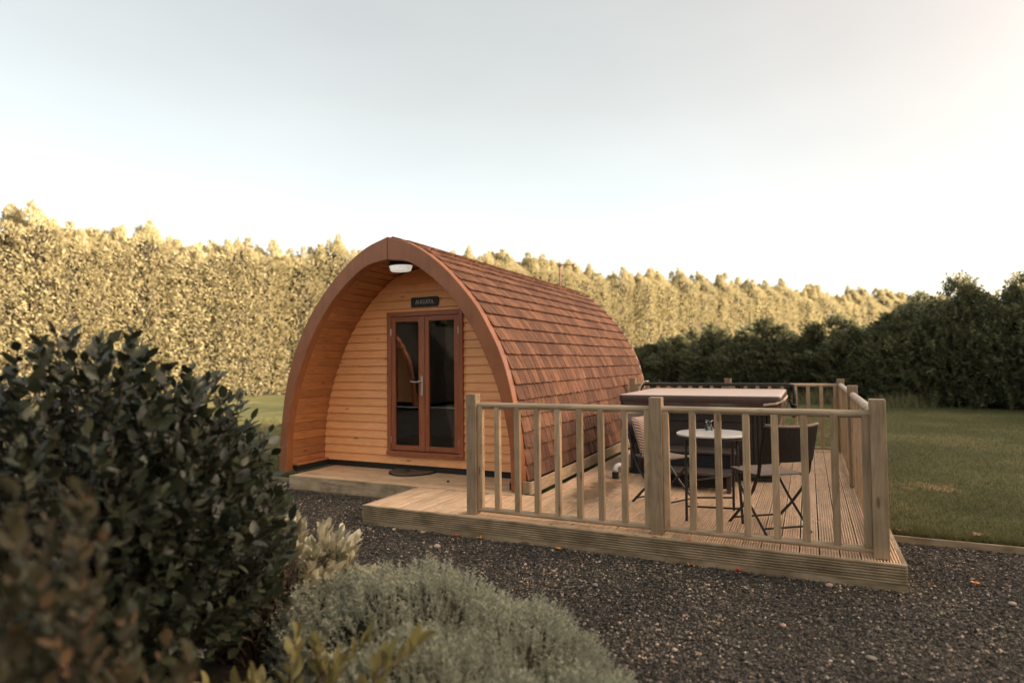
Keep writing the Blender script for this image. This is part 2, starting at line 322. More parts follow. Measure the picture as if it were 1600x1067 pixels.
class MB:
    def __init__(s): s.v = []; s.f = []
    def add(s, vs, fs):
        b = len(s.v); s.v += [tuple(v) for v in vs]; s.f += [tuple(i+b for i in f) for f in fs]; return s
    def box(s, x0, x1, y0, y1, z0, z1):
        return s.add([(x0,y0,z0),(x1,y0,z0),(x1,y1,z0),(x0,y1,z0),(x0,y0,z1),(x1,y0,z1),(x1,y1,z1),(x0,y1,z1)],
                     [(0,3,2,1),(4,5,6,7),(0,1,5,4),(1,2,6,5),(2,3,7,6),(3,0,4,7)])
    def hex(s, p):   # eight corners: 4 of one end, 4 of the other
        return s.add(p, [(0,3,2,1),(4,5,6,7),(0,1,5,4),(1,2,6,5),(2,3,7,6),(3,0,4,7)])
    def ext(s, poly, a, b, axis='X'):    # polygon extruded along an axis
        n = len(poly)
        P = {'X': lambda t, p: (t, p[0], p[1]), 'Y': lambda t, p: (p[0], t, p[1]), 'Z': lambda t, p: (p[0], p[1], t)}[axis]
        vs = [P(a, p) for p in poly]+[P(b, p) for p in poly]
        return s.add(vs, [(i, (i+1) % n, n+(i+1) % n, n+i) for i in range(n)]+[tuple(range(n-1, -1, -1)), tuple(range(n, 2*n))])
    def tube(s, path, r, n=8, flat=1.0, cap=True):
        path = [Vector(p) for p in path]; N = len(path); rs = r if isinstance(r, (list, tuple)) else [r]*N
        t0 = (path[1]-path[0]).normalized(); up = Vector((0, 0, 1)) if abs(t0.z) < .95 else Vector((1, 0, 0))
        x = t0.cross(up).normalized(); vs = []
        for i in range(N):
            t = (path[min(i+1, N-1)]-path[max(i-1, 0)]).normalized()
            x = (x - t*x.dot(t)).normalized(); y = t.cross(x)
            for k in range(n):
                a = 2*pi*(k+.5)/n; vs.append(path[i]+x*(cos(a)*rs[i]*flat)+y*(sin(a)*rs[i]))
        fs = [(i*n+k, i*n+(k+1) % n, (i+1)*n+(k+1) % n, (i+1)*n+k) for i in range(N-1) for k in range(n)]
        if cap: fs += [tuple(range(n-1, -1, -1)), tuple((N-1)*n+k for k in range(n))]
        return s.add(vs, fs)
    def lathe(s, prof, c=(0, 0, 0), n=24):
        vs = [(c[0]+r*cos(2*pi*k/n), c[1]+r*sin(2*pi*k/n), c[2]+z) for r, z in prof for k in range(n)]
        N = len(prof); fs = [(i*n+k, i*n+(k+1) % n, (i+1)*n+(k+1) % n, (i+1)*n+k) for i in range(N-1) for k in range(n)]
        fs += [tuple(range(n-1, -1, -1)), tuple((N-1)*n+k for k in range(n))]
        return s.add(vs, fs)
    def cbox(s, x0, x1, y0, y1, z0, z1, c=.004):
        """box with chamfered edges"""
        X, Y, Z = (x0, x1), (y0, y1), (z0, z1); pts = []
        for i in (0, 1):
            for j in (0, 1):
                for k in (0, 1):
                    sx, sy, sz = (1-2*i)*c, (1-2*j)*c, (1-2*k)*c
                    pts += [(X[i], Y[j]+sy, Z[k]+sz), (X[i]+sx, Y[j], Z[k]+sz), (X[i]+sx, Y[j]+sy, Z[k])]
        I = lambda i, j, k, a: ((i*2+j)*2+k)*3+a
        f = []
        f += [tuple(I(0, j, k, 0) for j, k in ((0,0),(0,1),(1,1),(1,0))), tuple(I(1, j, k, 0) for j, k in ((0,0),(1,0),(1,1),(0,1)))]
        f += [tuple(I(i, 0, k, 1) for i, k in ((0,0),(1,0),(1,1),(0,1))), tuple(I(i, 1, k, 1) for i, k in ((0,0),(0,1),(1,1),(1,0)))]
        f += [tuple(I(i, j, 0, 2) for i, j in ((0,0),(0,1),(1,1),(1,0))), tuple(I(i, j, 1, 2) for i, j in ((0,0),(1,0),(1,1),(0,1)))]
        for a in (0, 1):
            for b in (0, 1):
                f.append((I(a,b,0,0), I(a,b,1,0), I(a,b,1,1), I(a,b,0,1)))
                f.append((I(a,0,b,0), I(a,1,b,0), I(a,1,b,2), I(a,0,b,2)))
                f.append((I(0,a,b,1), I(1,a,b,1), I(1,a,b,2), I(0,a,b,2)))
        for i in (0, 1):
            for j in (0, 1):
                for k in (0, 1): f.append((I(i,j,k,0), I(i,j,k,1), I(i,j,k,2)))
        return s.add(pts, f)
    def mesh(s, name, mat, smooth=False, fix=True):
        me = bpy.data.meshes.new(name); me.from_pydata(s.v, [], s.f)
        if fix:
            bm = bmesh.new(); bm.from_mesh(me); bmesh.ops.recalc_face_normals(bm, faces=bm.faces); bm.to_mesh(me); bm.free()
        for m in (mat if isinstance(mat, (list, tuple)) else [mat]): me.materials.append(m)
        if smooth: me.polygons.foreach_set('use_smooth', [True]*len(me.polygons))
        me.update(); return me
    def build(s, name, mat, parent=None, smooth=False):
        return link(name, s.mesh(name, mat, smooth), parent)
def smooth_by_angle(o, deg=35):
    me = o.data; me.polygons.foreach_set('use_smooth', [True]*len(me.polygons))
    bm = bmesh.new(); bm.from_mesh(me)
    for e in bm.edges:
        e.smooth = len(e.link_faces) == 2 and e.calc_face_angle(0) < radians(deg)
    bm.to_mesh(me); bm.free()
    return o
def copy_thing(root, loc, rotz=None, label=None):
    r = root.copy(); COL.objects.link(r); r.location = loc
    if rotz is not None: r.rotation_euler = (0, 0, rotz)
    if label: r['label'] = label
    for ch in list(root.children):
        c = ch.copy(); COL.objects.link(c); c.parent = r
        for g in list(ch.children):
            d = g.copy(); COL.objects.link(d); d.parent = c
    return r

# ------------------------------------------------------------------ the setting: lawn, gravel, soil
GZ = -.16          # top of the gravel bed
LZ = -.125         # top of the lawn soil
def lawn_material():
    m, n, l, b = new_mat('lawn', .9, .15)
    tc = n.new('ShaderNodeNewGeometry')
    n1 = n.new('ShaderNodeTexNoise'); n1.inputs['Scale'].default_value = .55; n1.inputs['Detail'].default_value = 6; l.new(tc.outputs['Position'], n1.inputs['Vector'])
    n2 = n.new('ShaderNodeTexNoise'); n2.inputs['Scale'].default_value = 28; n2.inputs['Detail'].default_value = 8; n2.inputs['Roughness'].default_value = .75; l.new(tc.outputs['Position'], n2.inputs['Vector'])
    r1 = ramp(n, [(.30, (.065, .075, .030)), (.5, (.105, .108, .044)), (.64, (.17, .155, .068)), (.72, (.25, .19, .095))]); l.new(n1.outputs[0], r1.inputs[0])
    r2 = ramp(n, [(.3, (.45, .45, .45)), (.5, (1, 1, 1)), (.7, (1.5, 1.5, 1.4))]); l.new(n2.outputs[0], r2.inputs[0])
    mx = n.new('ShaderNodeMixRGB'); mx.blend_type = 'MULTIPLY'; mx.inputs[0].default_value = 1
    l.new(r1.outputs[0], mx.inputs[1]); l.new(r2.outputs[0], mx.inputs[2]); l.new(mx.outputs[0], b.inputs['Base Color'])
    sv = n.new('ShaderNodeVectorMath'); sv.operation = 'SUBTRACT'; sv.inputs[1].default_value = (4.85, 3.5, LZ); l.new(tc.outputs['Position'], sv.inputs[0])
    ln = n.new('ShaderNodeVectorMath'); ln.operation = 'LENGTH'; l.new(sv.outputs[0], ln.inputs[0])
    n3 = n.new('ShaderNodeTexNoise'); n3.inputs['Scale'].default_value = 5; n3.inputs['Detail'].default_value = 4; l.new(tc.outputs['Position'], n3.inputs['Vector'])
    ad = n.new('ShaderNodeMath'); ad.operation = 'ADD'; l.new(ln.outputs['Value'], ad.inputs[0]); l.new(n3.outputs[0], ad.inputs[1])
    mr = n.new('ShaderNodeMapRange'); mr.inputs['From Min'].default_value = .62; mr.inputs['From Max'].default_value = .86; mr.inputs['To Min'].default_value = .8; mr.inputs['To Max'].default_value = 0; l.new(ad.outputs[0], mr.inputs[0])
    pm = n.new('ShaderNodeMixRGB'); pm.inputs[2].default_value = (.34, .23, .12, 1); l.new(mr.outputs[0], pm.inputs[0]); l.new(mx.outputs[0], pm.inputs[1]); l.new(pm.outputs[0], b.inputs['Base Color'])
    bp = n.new('ShaderNodeBump'); bp.inputs['Strength'].default_value = 1; bp.inputs['Distance'].default_value = .03
    l.new(n2.outputs[0], bp.inputs['Height']); l.new(bp.outputs[0], b.inputs['Normal'])
    return m
M['lawn'] = lawn_material()
def gravel_material(base=False):
    m, n, l, b = new_mat('gravel_bed' if base else 'gravel_stone', .75, .35)
    if base:
        g = n.new('ShaderNodeNewGeometry')
        vo = n.new('ShaderNodeTexVoronoi'); vo.inputs['Scale'].default_value = 75; l.new(g.outputs['Position'], vo.inputs['Vector'])
        rp = ramp(n, [(0, (.03, .025, .018)), (.5, (.07, .06, .045)), (.85, (.12, .10, .075)), (1, (.26, .21, .15))])
        sp = n.new('ShaderNodeSeparateColor'); l.new(vo.outputs['Color'], sp.inputs[0]); l.new(sp.outputs[0], rp.inputs[0]); l.new(rp.outputs[0], b.inputs['Base Color'])
        bp = n.new('ShaderNodeBump'); bp.inputs['Strength'].default_value = 1; bp.inputs['Distance'].default_value = .012; bp.invert = True
        l.new(vo.outputs['Distance'], bp.inputs['Height']); l.new(bp.outputs[0], b.inputs['Normal'])
    else:
        g = n.new('ShaderNodeNewGeometry')
        rp = ramp(n, [(0, (.020, .018, .015)), (.42, (.050, .045, .037)), (.74, (.095, .084, .068)), (.91, (.18, .152, .12)), (.96, (.36, .28, .20)), (.985, (.42, .30, .23)), (1, (.55, .46, .38))])
        l.new(g.outputs['Random Per Island'], rp.inputs[0])
        nn_ = n.new('ShaderNodeTexNoise'); nn_.inputs['Scale'].default_value = 1.3; nn_.inputs['Detail'].default_value = 5; l.new(g.outputs['Position'], nn_.inputs['Vector'])
        rr_ = ramp(n, [(.34, (.62, .62, .64)), (.52, (1, 1, 1)), (.68, (1.45, 1.38, 1.28))]); l.new(nn_.outputs[0], rr_.inputs[0])
        mm_ = n.new('ShaderNodeMixRGB'); mm_.blend_type = 'MULTIPLY'; mm_.inputs[0].default_value = 1; l.new(rp.outputs[0], mm_.inputs[1]); l.new(rr_.outputs[0], mm_.inputs[2]); l.new(mm_.outputs[0], b.inputs['Base Color'])
    return m
M['gravel_bed'] = gravel_material(True); M['gravel'] = gravel_material(False)
GX0, GX1, GY0, GY1 = -9.0, 14.0, -9.0, 1.21
b_ = MB(); R = 700.0
for x0, x1, y0, y1 in ((-R, R, GY1, R), (-R, R, -R, GY0), (-R, GX0, GY0, GY1), (GX1, R, GY0, GY1)):
    b_.add([(x0, y0, LZ), (x1, y0, LZ), (x1, y1, LZ), (x0, y1, LZ)], [(0, 1, 2, 3)])
tag(b_.build('lawn', M['lawn']), kind='structure')
b_ = MB(); b_.add([(GX0-.3, GY0-.3, GZ-.012), (GX1+.3, GY0-.3, GZ-.012), (GX1+.3, GY1+.02, GZ-.012), (GX0-.3, GY1+.02, GZ-.012)], [(0, 1, 2, 3)])
tag(b_.build('gravel_path', M['gravel_bed']), kind='structure')

def stones(n, xr, yr, smin, smax, seed, zj=.006):
    g = np.random.default_rng(seed)
    T = np.array([(1,0,0),(-1,0,0),(0,1,0),(0,-1,0),(0,0,1),(0,0,-1)], float)
    # octahedron stretched into an eight-sided chip
    F = np.array([(0,2,4),(2,1,4),(1,3,4),(3,0,4),(2,0,5),(1,2,5),(3,1,5),(0,3,5)])
    P = np.stack([g.uniform(*xr, n), g.uniform(*yr, n), np.zeros(n)], 1)
    s = smin+(smax-smin)*g.random(n)**2.2
    P[:, 2] = GZ - .012 + s*.30 + g.uniform(0, zj, n)
    D = T[None]*(s[:, None, None]*.5)*g.uniform(.65, 1.15, (n, 6, 1)); D[:, :, 0] *= g.uniform(.8, 1.4, (n, 1)); D[:, :, 2] *= g.uniform(.5, .85, (n, 1))
    D += g.normal(0, .10, (n, 6, 3))*s[:, None, None]*.5
    a = g.uniform(0, 2*pi, n); t = g.normal(0, .45, n)
    ca, sa, ct, st = np.cos(a), np.sin(a), np.cos(t), np.sin(t)
    x, y, z = D[..., 0], D[..., 1], D[..., 2]
    y2 = y*ct[:, None]-z*st[:, None]; z2 = y*st[:, None]+z*ct[:, None]
    X = x*ca[:, None]-y2*sa[:, None]; Y = x*sa[:, None]+y2*ca[:, None]
    V = np.stack([X, Y, z2], 2)+P[:, None]
    return V, F
def keep_gravel(V):
    c = V.mean(1); x, y = c[:, 0], c[:, 1]
    dx, dy = x-CAM.x, y-CAM.y
    dep = -.43*dx+.902*dy; lat = .902*dx+.431*dy
    vis = (dep > .5) & (np.abs(lat) < dep*1.25+1.6)
    under = (y > .02) & (x > 0.02) & (x < 4.14)
    under |= (y > .90) & (x < 4.14) & (x > -1.74)
    return vis & ~under & (y < GY1-.015)
allV = []
for args in ((110000, (-3.5, 3.2), (-2.6, 1.2), .008, .023, 3), (120000, (1.5, 6.2), (-3.0, 1.2), .008, .023, 4), (45000, (6.2, 10.5), (-2.6, 1.2), .008, .026, 5), (8000, (4.0, 10.0), (-2.0, 1.2), .009, .028, 15), (2500, (-3.5, 6), (-2.8, 1.2), .018, .032, 6)):
    V, F = stones(*args); allV.append(V[keep_gravel(V)])
V = np.concatenate(allV); n_ = len(V)
FF = (F[None]+6*np.arange(n_)[:, None, None]).reshape(-1, 3)
tag(link('gravel_stones', mesh_np('gravel_stones', V.reshape(-1, 3), FF, M['gravel'])), kind='stuff')

# short grass close to the gravel and around the deck
def grass(n, xr, yr, h, seed):
    g = np.random.default_rng(seed)
    P = np.stack([g.uniform(*xr, n), yr[0]+(yr[1]-yr[0])*g.random(n)**1.7, np.full(n, LZ)], 1)
    a = g.uniform(0, 2*pi, n); w = g.uniform(.0025, .005, n); hh = h*g.uniform(.5, 1.3, n); ln = g.normal(0, .45, (n, 2))*hh[:, None]
    d = np.stack([np.cos(a), np.sin(a), 0*a], 1)*w[:, None]
    top = P+np.stack([ln[:, 0], ln[:, 1], hh], 1)
    return np.stack([P-d, P+d, top], 1)
gs = []
for args in ((150000, (4.2, 13.5), (1.26, 17.0), .032, 21), (1, (4.1, 13), (5.0, 11.0), .045, 22), (60000, (-9.5, -2.1), (1.3, 16.0), .045, 23), (40000, (-.5, 4.2), (5.35, 17.0), .045, 24), (12000, (4.2, 12), (1.245, 1.40), .06, 25)):
    gs.append(grass(*args))
V = np.concatenate(gs)
tag(link('grass', mesh_np('grass', V.reshape(-1, 3), np.arange(len(V)*3).reshape(-1, 3), M['grass'])), kind='stuff')

for x0, x1 in ((4.20, 6.6), (6.604, 9.0), (9.004, 11.4), (11.404, 13.9)):
    pass
ed = thing('timber_edging', 'thin weathered timber board edging between the dark gravel and the lawn right of the deck', 'edging', (4.2, 1.22, GZ))
for x0, x1 in ((4.20, 6.6), (6.604, 9.0), (9.004, 11.4), (11.404, 13.9)):
    MB().cbox(x0, x1, 1.21, 1.235, -.30, -.117).build('edging_board', M['fascia'], ed)
ed = thing('timber_edging', 'timber board edging at the lawn left of the wooden pod, mostly behind the bush', 'edging', (-5, 1.22, GZ))
for x0, x1 in ((-8.9, -5.4), (-5.396, -2.1)):
    MB().cbox(x0, x1, 1.21, 1.235, -.30, -.117).build('edging_board', M['fascia'], ed)

# ------------------------------------------------------------------ decking
DW, DD = 4.16, 5.22
LY = .875     # front of the door landing
deck = thing('timber_deck', 'low grooved timber deck with a pale landing in front of the pod door', 'deck', (2.08, 2.6, GZ))
PITCH = DW/35
def groove_poly(w, t, ridges=7, dep=.0045, gap=.0055):
    """cross-section of a grooved board, width w, thickness t, top at 0"""
    u = (w-gap)/(ridges*2.05); p = [(0, -t)]; x = 0.0
    first = u*1.1
    for i in range(ridges):
        rw = u*(1.1 if i in (0, ridges-1) else 1.0)
        p += [(x, 0.0), (x+rw, 0.0)]
        x += rw
        if i < ridges-1:
            p += [(x+u*.10, -dep), (x+u*.95, -dep)]; x += u*1.05
    k = (w-gap)/x
    p = [(a*k, b) for a, b in p]; p.append(((w-gap), -t))
    return p
gp = groove_poly(PITCH, .026, dep=.015, gap=.010)
n_board = 0
def deck_board_mesh(L, grooved):
    b = MB()
    if grooved: b.ext(gp, 0, L, 'Y')
    else: b.ext([(0, -.026), (0, -.002), (.002, 0), (PITCH-.006, 0), (PITCH-.0035, -.002), (PITCH-.0035, -.026)], 0, L, 'Y')
    return b.mesh('deck_board', M['deck'])
dm = {}
for i in range(35):
    x = i*PITCH+.002
    y0, y1 = (.028, DD)
    if x+PITCH < 1.24: y1 = LY-.004 if x < 1.06 else .96
    if x+PITCH >= 1.24-.02 and x < 1.2: y1 = .96
    segs = [(y0, y1)]
    for a, b in segs:
        key = (round(b-a, 3), i >= 8)
        if key not in dm: dm[key] = deck_board_mesh(b-a, i >= 8)
        o = link('deck_board', dm[key], deck); o.location = (x, a, random.uniform(-.0012, .0012))
# landing boards in front of the door run across
lm_ = {}
yy = LY+.026
while yy < 1.66:
    w = min(.119, 1.672-yy)
    b = MB().ext([(0, -.026), (0, -.0015), (.0015, 0), (w-.005, 0), (w-.0035, -.0015), (w-.0035, -.026)], -1.755, 1.115, 'X')
    o = b.build('landing_board', M['deck_x'], deck); o.location = (0, yy, random.uniform(-.0015, .0005))
    yy += .119
MB().cbox(-1.757, 1.04, LY, LY+.024, -.150, -.0008, .002).build('landing_fascia', M['fascia'], deck)
MB().cbox(-1.757, -1.733, LY+.026, 1.66, -.150, -.0008, .002).build('landing_fascia', M['fascia_y'], deck)
MB().cbox(-1.80, 0.0, LY+.012, LY+.035, -.190, -.153, .002).build('lower_board', M['fascia'], deck)
# grooved fascia boards
def fascia_poly(h, t, n=6, dep=.005):
    u = h/(n*2+1); p = [(t, 0), (t, -h), (0, -h)]; z = -h
    for i in range(n):
        z += u*1.05; p.append((0, z)); p.append((dep, z+u*.08)); z += u*.80; p.append((dep, z)); z += u*.08; p.append((0, z))
        z += 0
    p.append((0, -.002)); p.append((.002, 0))
    return p
fp = fascia_poly(.117, .026, 6, .015)
MB().ext(fp, -.003, DW+.003, 'X').build('fascia_board', M['fascia'], deck)
MB().cbox(0.0, DW, .004, .028, -.21, -.121, .002).build('lower_fascia_board', M['fascia'], deck)
for sx, xx in ((1, DW+.003), (-1, -.003)):
    poly = [(xx-sx*a, z) for a, z in fp]
    y1 = DD if sx > 0 else LY-.003
    o = MB().ext(poly, .028, y1, 'Y').build('fascia_board', M['fascia_y'], deck)
    MB().cbox(min(xx-sx*.006, xx-sx*.028), max(xx-sx*.006, xx-sx*.028), .03, y1, -.21, -.121, .002).build('lower_fascia_board', M['fascia_y'], deck)
MB().box(.03, DW-.03, .03, DD-.02, -.2, -.03).build('joist_frame', M['black'], deck) if False else None
MB().cbox(1.25, DW, DD+.001, DD+.025, -.19, -.003, .002).build('rear_board', M['fascia'], deck)
for yj in (.45, 1.05, 1.65, 2.25, 2.85, 3.45, 4.05, 4.65, 5.1):
    x0 = 1.25 if yj > .9 else .04
    MB().box(x0, DW-.03, yj, yj+.045, -.16, -.028).build('joist', M['fascia'], deck)

# ------------------------------------------------------------------ balustrade
WP = .0905
bal = thing('balustrade', 'pale timber balustrade with square posts, round handrail and spindles round the deck edge', 'railing', (3.0, 0.1, 0))
def post(x, y, h=1.0):
    o = link('post', post_me, bal); o.location = (x, y, 0.0); o.scale = (1, 1, h); return o
post_me = MB().cbox(0, WP, 0, WP, .0005, 1.0, .003).mesh('post', M['post'])
posts = [(1.0364, .073), (2.5787, .073), (3.9896, .073), (3.9865, 2.4925), (3.9865, 5.0543), (2.528, 5.0543), (1.1205, 5.0543)]
for i, p in enumerate(posts): post(*p, h=(1.0, .995, 1.003, 1.0, .992, .995, .998)[i])
spin_me = MB().cbox(-.0225, .0225, -.0225, .0225, .055, .895, .0025).mesh('spindle', M['spindle'])
def spindle(x, y, rz=0):
    o = link('spindle', spin_me, bal); o.location = (x, y, 0); o.rotation_euler = (random.uniform(-.004, .004), random.uniform(-.006, .006), rz+random.uniform(-.04, .04)); return o
ry = .073+WP/2
def rail_prof(r, n=14): return [(cos(2*pi*k/n)*r, sin(2*pi*k/n)*r) for k in range(n)]
def rail(a, b, axis, other, z, rr, m, name):
    if axis == 'X': bb = MB().ext([(other+p[0], z+p[1]) for p in rail_prof(rr)], a, b, 'X')
    else: bb = MB().ext([(other+p[0], z+p[1]) for p in rail_prof(rr)], a, b, 'Y')
    return smooth_by_angle(bb.build(name, m, bal), 40)
x1 = 1.0364+WP
for a, b in ((x1, 2.5787), (2.5787+WP, 3.9896)):
    rail(a, b, 'X', ry, .906, .026, M['rail_x'], 'handrail'); rail(a, b, 'X', ry, .042, .022, M['rail_x'], 'bottom_rail')
for x in (1.152, 1.311, 1.494, 1.667, 1.845, 2.025, 2.20, 2.38, 2.553, 2.695, 2.877, 3.057, 3.243, 3.43, 3.61, 3.79, 3.965): spindle(x, ry)
rx = 3.9865+WP/2
for a, b in ((.073+WP, 2.4925), (2.4925+WP, 5.0543)):
    rail(a, b, 'Y', rx, .906, .030, M['rail_y'], 'handrail'); rail(a, b, 'Y', rx, .042, .022, M['rail_y'], 'bottom_rail')
    n = 13; 
    for k in range(n): spindle(rx, a+.025+(b-a-.05)*k/(n-1))
ryb = 5.0543+WP/2
for a, b in ((1.1205+WP, 2.528), (2.528+WP, 3.9865)):
    rail(a, b, 'X', ryb, .906, .024, M['rail_x'], 'handrail'); rail(a, b, 'X', ryb, .042, .022, M['rail_x'], 'bottom_rail')
    n = 9
    for k in range(n): spindle(a+.025+(b-a-.05)*k/(n-1), ryb)

# ------------------------------------------------------------------ the pod
XA, YF, YG, YR = -.462, 1.0, 1.66, 6.38     # apex x, arch front, gable wall, rear
OUT = [(1.588, .0), (1.578, .25), (1.560, .45), (1.500, .88), (1.390, 1.29), (1.242, 1.60), (1.055, 1.895), (.70, 2.275), (.33, 2.532), (0, 2.645)]
INN = [(1.466, .0), (1.460, .25), (1.445, .50), (1.372, .86), (1.252, 1.20), (1.055, 1.60), (.80, 1.945), (.545, 2.178), (.28, 2.345), (0, 2.392)]
def spline(pts, n):
    P = [Vector((a, b)) for a, b in pts]; P = [P[0]*2-P[1]]+P+[P[-1]*2-P[-2]]; out = []
    for i in range(1, len(P)-2):
        for k in range(12):
            t = k/12; a, b, c, d = P[i-1], P[i], P[i+1], P[i+2]
            out.append(.5*((2*b)+(c-a)*t+(2*a-5*b+4*c-d)*t*t+(3*b-a-3*c+d)*t**3))
    out.append(P[-2]); L = [0]
    for i in range(1, len(out)): L.append(L[-1]+(out[i]-out[i-1]).length)
    res = []
    for k in range(n+1):
        s = L[-1]*k/n; j = 0
        while j < len(L)-2 and L[j+1] < s: j += 1
        t = (s-L[j])/max(1e-9, L[j+1]-L[j]); res.append(out[j].lerp(out[j+1], t))
    return res, L[-1]
class Prof:
    def __init__(s, pts): s.p, s.L = spline(pts, 400)
    def at(s, d):
        k = max(0, min(1, d/s.L))*400; i = min(399, int(k)); return s.p[i].lerp(s.p[i+1], k-i)
    def nrm(s, d):
        a, b = s.at(d-.02), s.at(d+.02); t = (b-a).normalized(); return Vector((t.y, -t.x))   # points outwards (dx positive)
    def half(s, z):
        for i in range(400):
            if s.p[i].y <= z <= s.p[i+1].y:
                t = (z-s.p[i].y)/max(1e-9, s.p[i+1].y-s.p[i].y); return s.p[i].lerp(s.p[i+1], t).x
        return 0.0 if z > s.p[-1].y else s.p[0].x
PO, PI_ = Prof(OUT), Prof(INN)
pod = thing('glamping_pod', 'arched timber camping pod with brown shingle roof, orange larch front and glazed double doors', 'pod', (XA, 3.6, 0))
def half_arch(sgn, y0, y1, PA, PB, c=.007, gap=.0045, n=44, z0=.004):
    b = MB(); rings = []
    for k in range(n+1):
        t = k/n; o = PA.at(t*PA.L); i = PB.at(t*PB.L)
        ox, ix = max(o.x, gap), max(i.x, gap)
        O = Vector((ox, 0, max(o.y, z0))); I = Vector((ix, 0, max(i.y, z0))); d = (I-O).normalized()
        ring = [O+Vector((0, y0+c, 0)), O+d*c+Vector((0, y0, 0)), I-d*c+Vector((0, y0, 0)), I+Vector((0, y0+c, 0)), I+Vector((0, y1, 0)), O+Vector((0, y1, 0))]
        rings.append([(XA+sgn*v.x, v.y, v.z) for v in ring])
    m = 6
    for r in rings: b.v += r
    for k in range(n):
        for j in range(m): b.f.append((k*m+j, k*m+(j+1) % m, (k+1)*m+(j+1) % m, (k+1)*m+j))
    b.f.append(tuple(range(m))); b.f.append(tuple(n*m+j for j in range(m)))
    return b
for s in (-1, 1):
    smooth_by_angle(half_arch(s, YF, YF+.10, PO, PI_).build('arch_board', M['rim'], pod), 30)
# dark back strip behind the apex joint
MB().box(XA-.02, XA+.02, YF+.03, YF+.09, 2.40, 2.62).build('apex_fillet', M['black'], pod)
# porch lining boards, one by one
STEP = .101
n_l = int(PI_.L/STEP)
for s in (-1, 1):
    for i in range(n_l+1):
        d0 = i*STEP+.06; d1 = min(PI_.L-.002, d0+STEP-.0035)
        if d0 >= PI_.L-.02: break
        a, b = PI_.at(d0), PI_.at(d1); na, nb = PI_.nrm(d0), PI_.nrm(d1)
        a = a+na*.012; b = b+nb*.004   # lapped: each board stands a little proud of the one above
        pts = []
        for y in (YF+.101, YG-.001):
            pts += [(XA+s*q.x, y, q.y) for q in (a, b, b+nb*.016, a+na*.016)]
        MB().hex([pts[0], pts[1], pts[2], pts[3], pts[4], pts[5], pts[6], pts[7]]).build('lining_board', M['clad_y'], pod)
# gable wall backing and boards
def gable_rows():
    z = .072; rows = []
    rows.append((z, .172)); z = .172
    while z < 2.38: rows.append((z, min(z+.097, 2.392))); z += .097
    return rows
DX0, DX1, DZ0, DZ1 = -.935, .115, .176, 1.879
bm_ = MB()
back = [(XA+s*(PI_.half(z)-.002), z) for s, zz in ((1, [i*.1 for i in range(0, 24)]), ) for z in zz]
backl = [(XA-(PI_.half(z)-.002), z) for z in [i*.1 for i in range(23, -1, -1)]]
def strip(x0f, x1f, z0, z1, y0, y1):
    return [(x0f(z0), y0, z0), (x1f(z0), y0, z0), (x1f(z0), y1, z0), (x0f(z0), y1, z0), (x0f(z1), y0, z1), (x1f(z1), y0, z1), (x1f(z1), y1, z1), (x0f(z1), y1, z1)]
L_ = lambda z: XA-PI_.half(z)+.0
R_ = lambda z: XA+PI_.half(z)-.0
for z0 in [i*.1 for i in range(24)]:
    z1 = min(z0+.1, 2.392)
    if z0 > DZ1-.02 or z1 < DZ0: bm_.hex(strip(L_, R_, z0, z1, YG+.004, YG+.05))
    else:
        bm_.hex(strip(L_, lambda z: DX0, z0, z1, YG+.004, YG+.05)); bm_.hex(strip(lambda z: DX1, R_, z0, z1, YG+.004, YG+.05))
bm_.build('gable_wall', M['dark_in'], pod)
def gable_board(x0f, x1f, z0, z1):
    zt = z1-.002
    b = MB(); y_b, y_t, yb = YG-.026, YG-.006, YG+.003
    b.hex([(x0f(z0), y_b, z0), (x1f(z0), y_b, z0), (x1f(z0), yb, z0), (x0f(z0), yb, z0), (x0f(zt), y_t, zt), (x1f(zt), y_t, zt), (x1f(zt), yb, zt), (x0f(zt), yb, zt)])
    b.build('cladding_board', M['clad'], pod)
for z0, z1 in gable_rows():
    if z0 >= 1.80 or z1 <= .18: gable_board(L_, R_, z0, z1)
    else:
        gable_board(L_, lambda z: DX0+.002, z0, z1); gable_board(lambda z: DX1-.002, R_, z0, z1)
# black skirting on gable and inside the arch legs
MB().box(L_(.03)+.002, R_(.03)-.002, YG-.012, YG+.003, .001, .070).build('skirting', M['black'], pod)
for s in (-1, 1):
    a = sorted([XA+s*1.40, XA+s*1.43]); MB().box(a[0], a[1], YF+.10, YG-.013, .001, .066).build('skirting', M['black'], pod)
    a = sorted([XA+s*1.395, XA+s*1.470]); MB().cbox(a[0], a[1], YF+.11, YG-.022, .0685, .094, .003).build('ledge_board', M['clad_y'], pod)
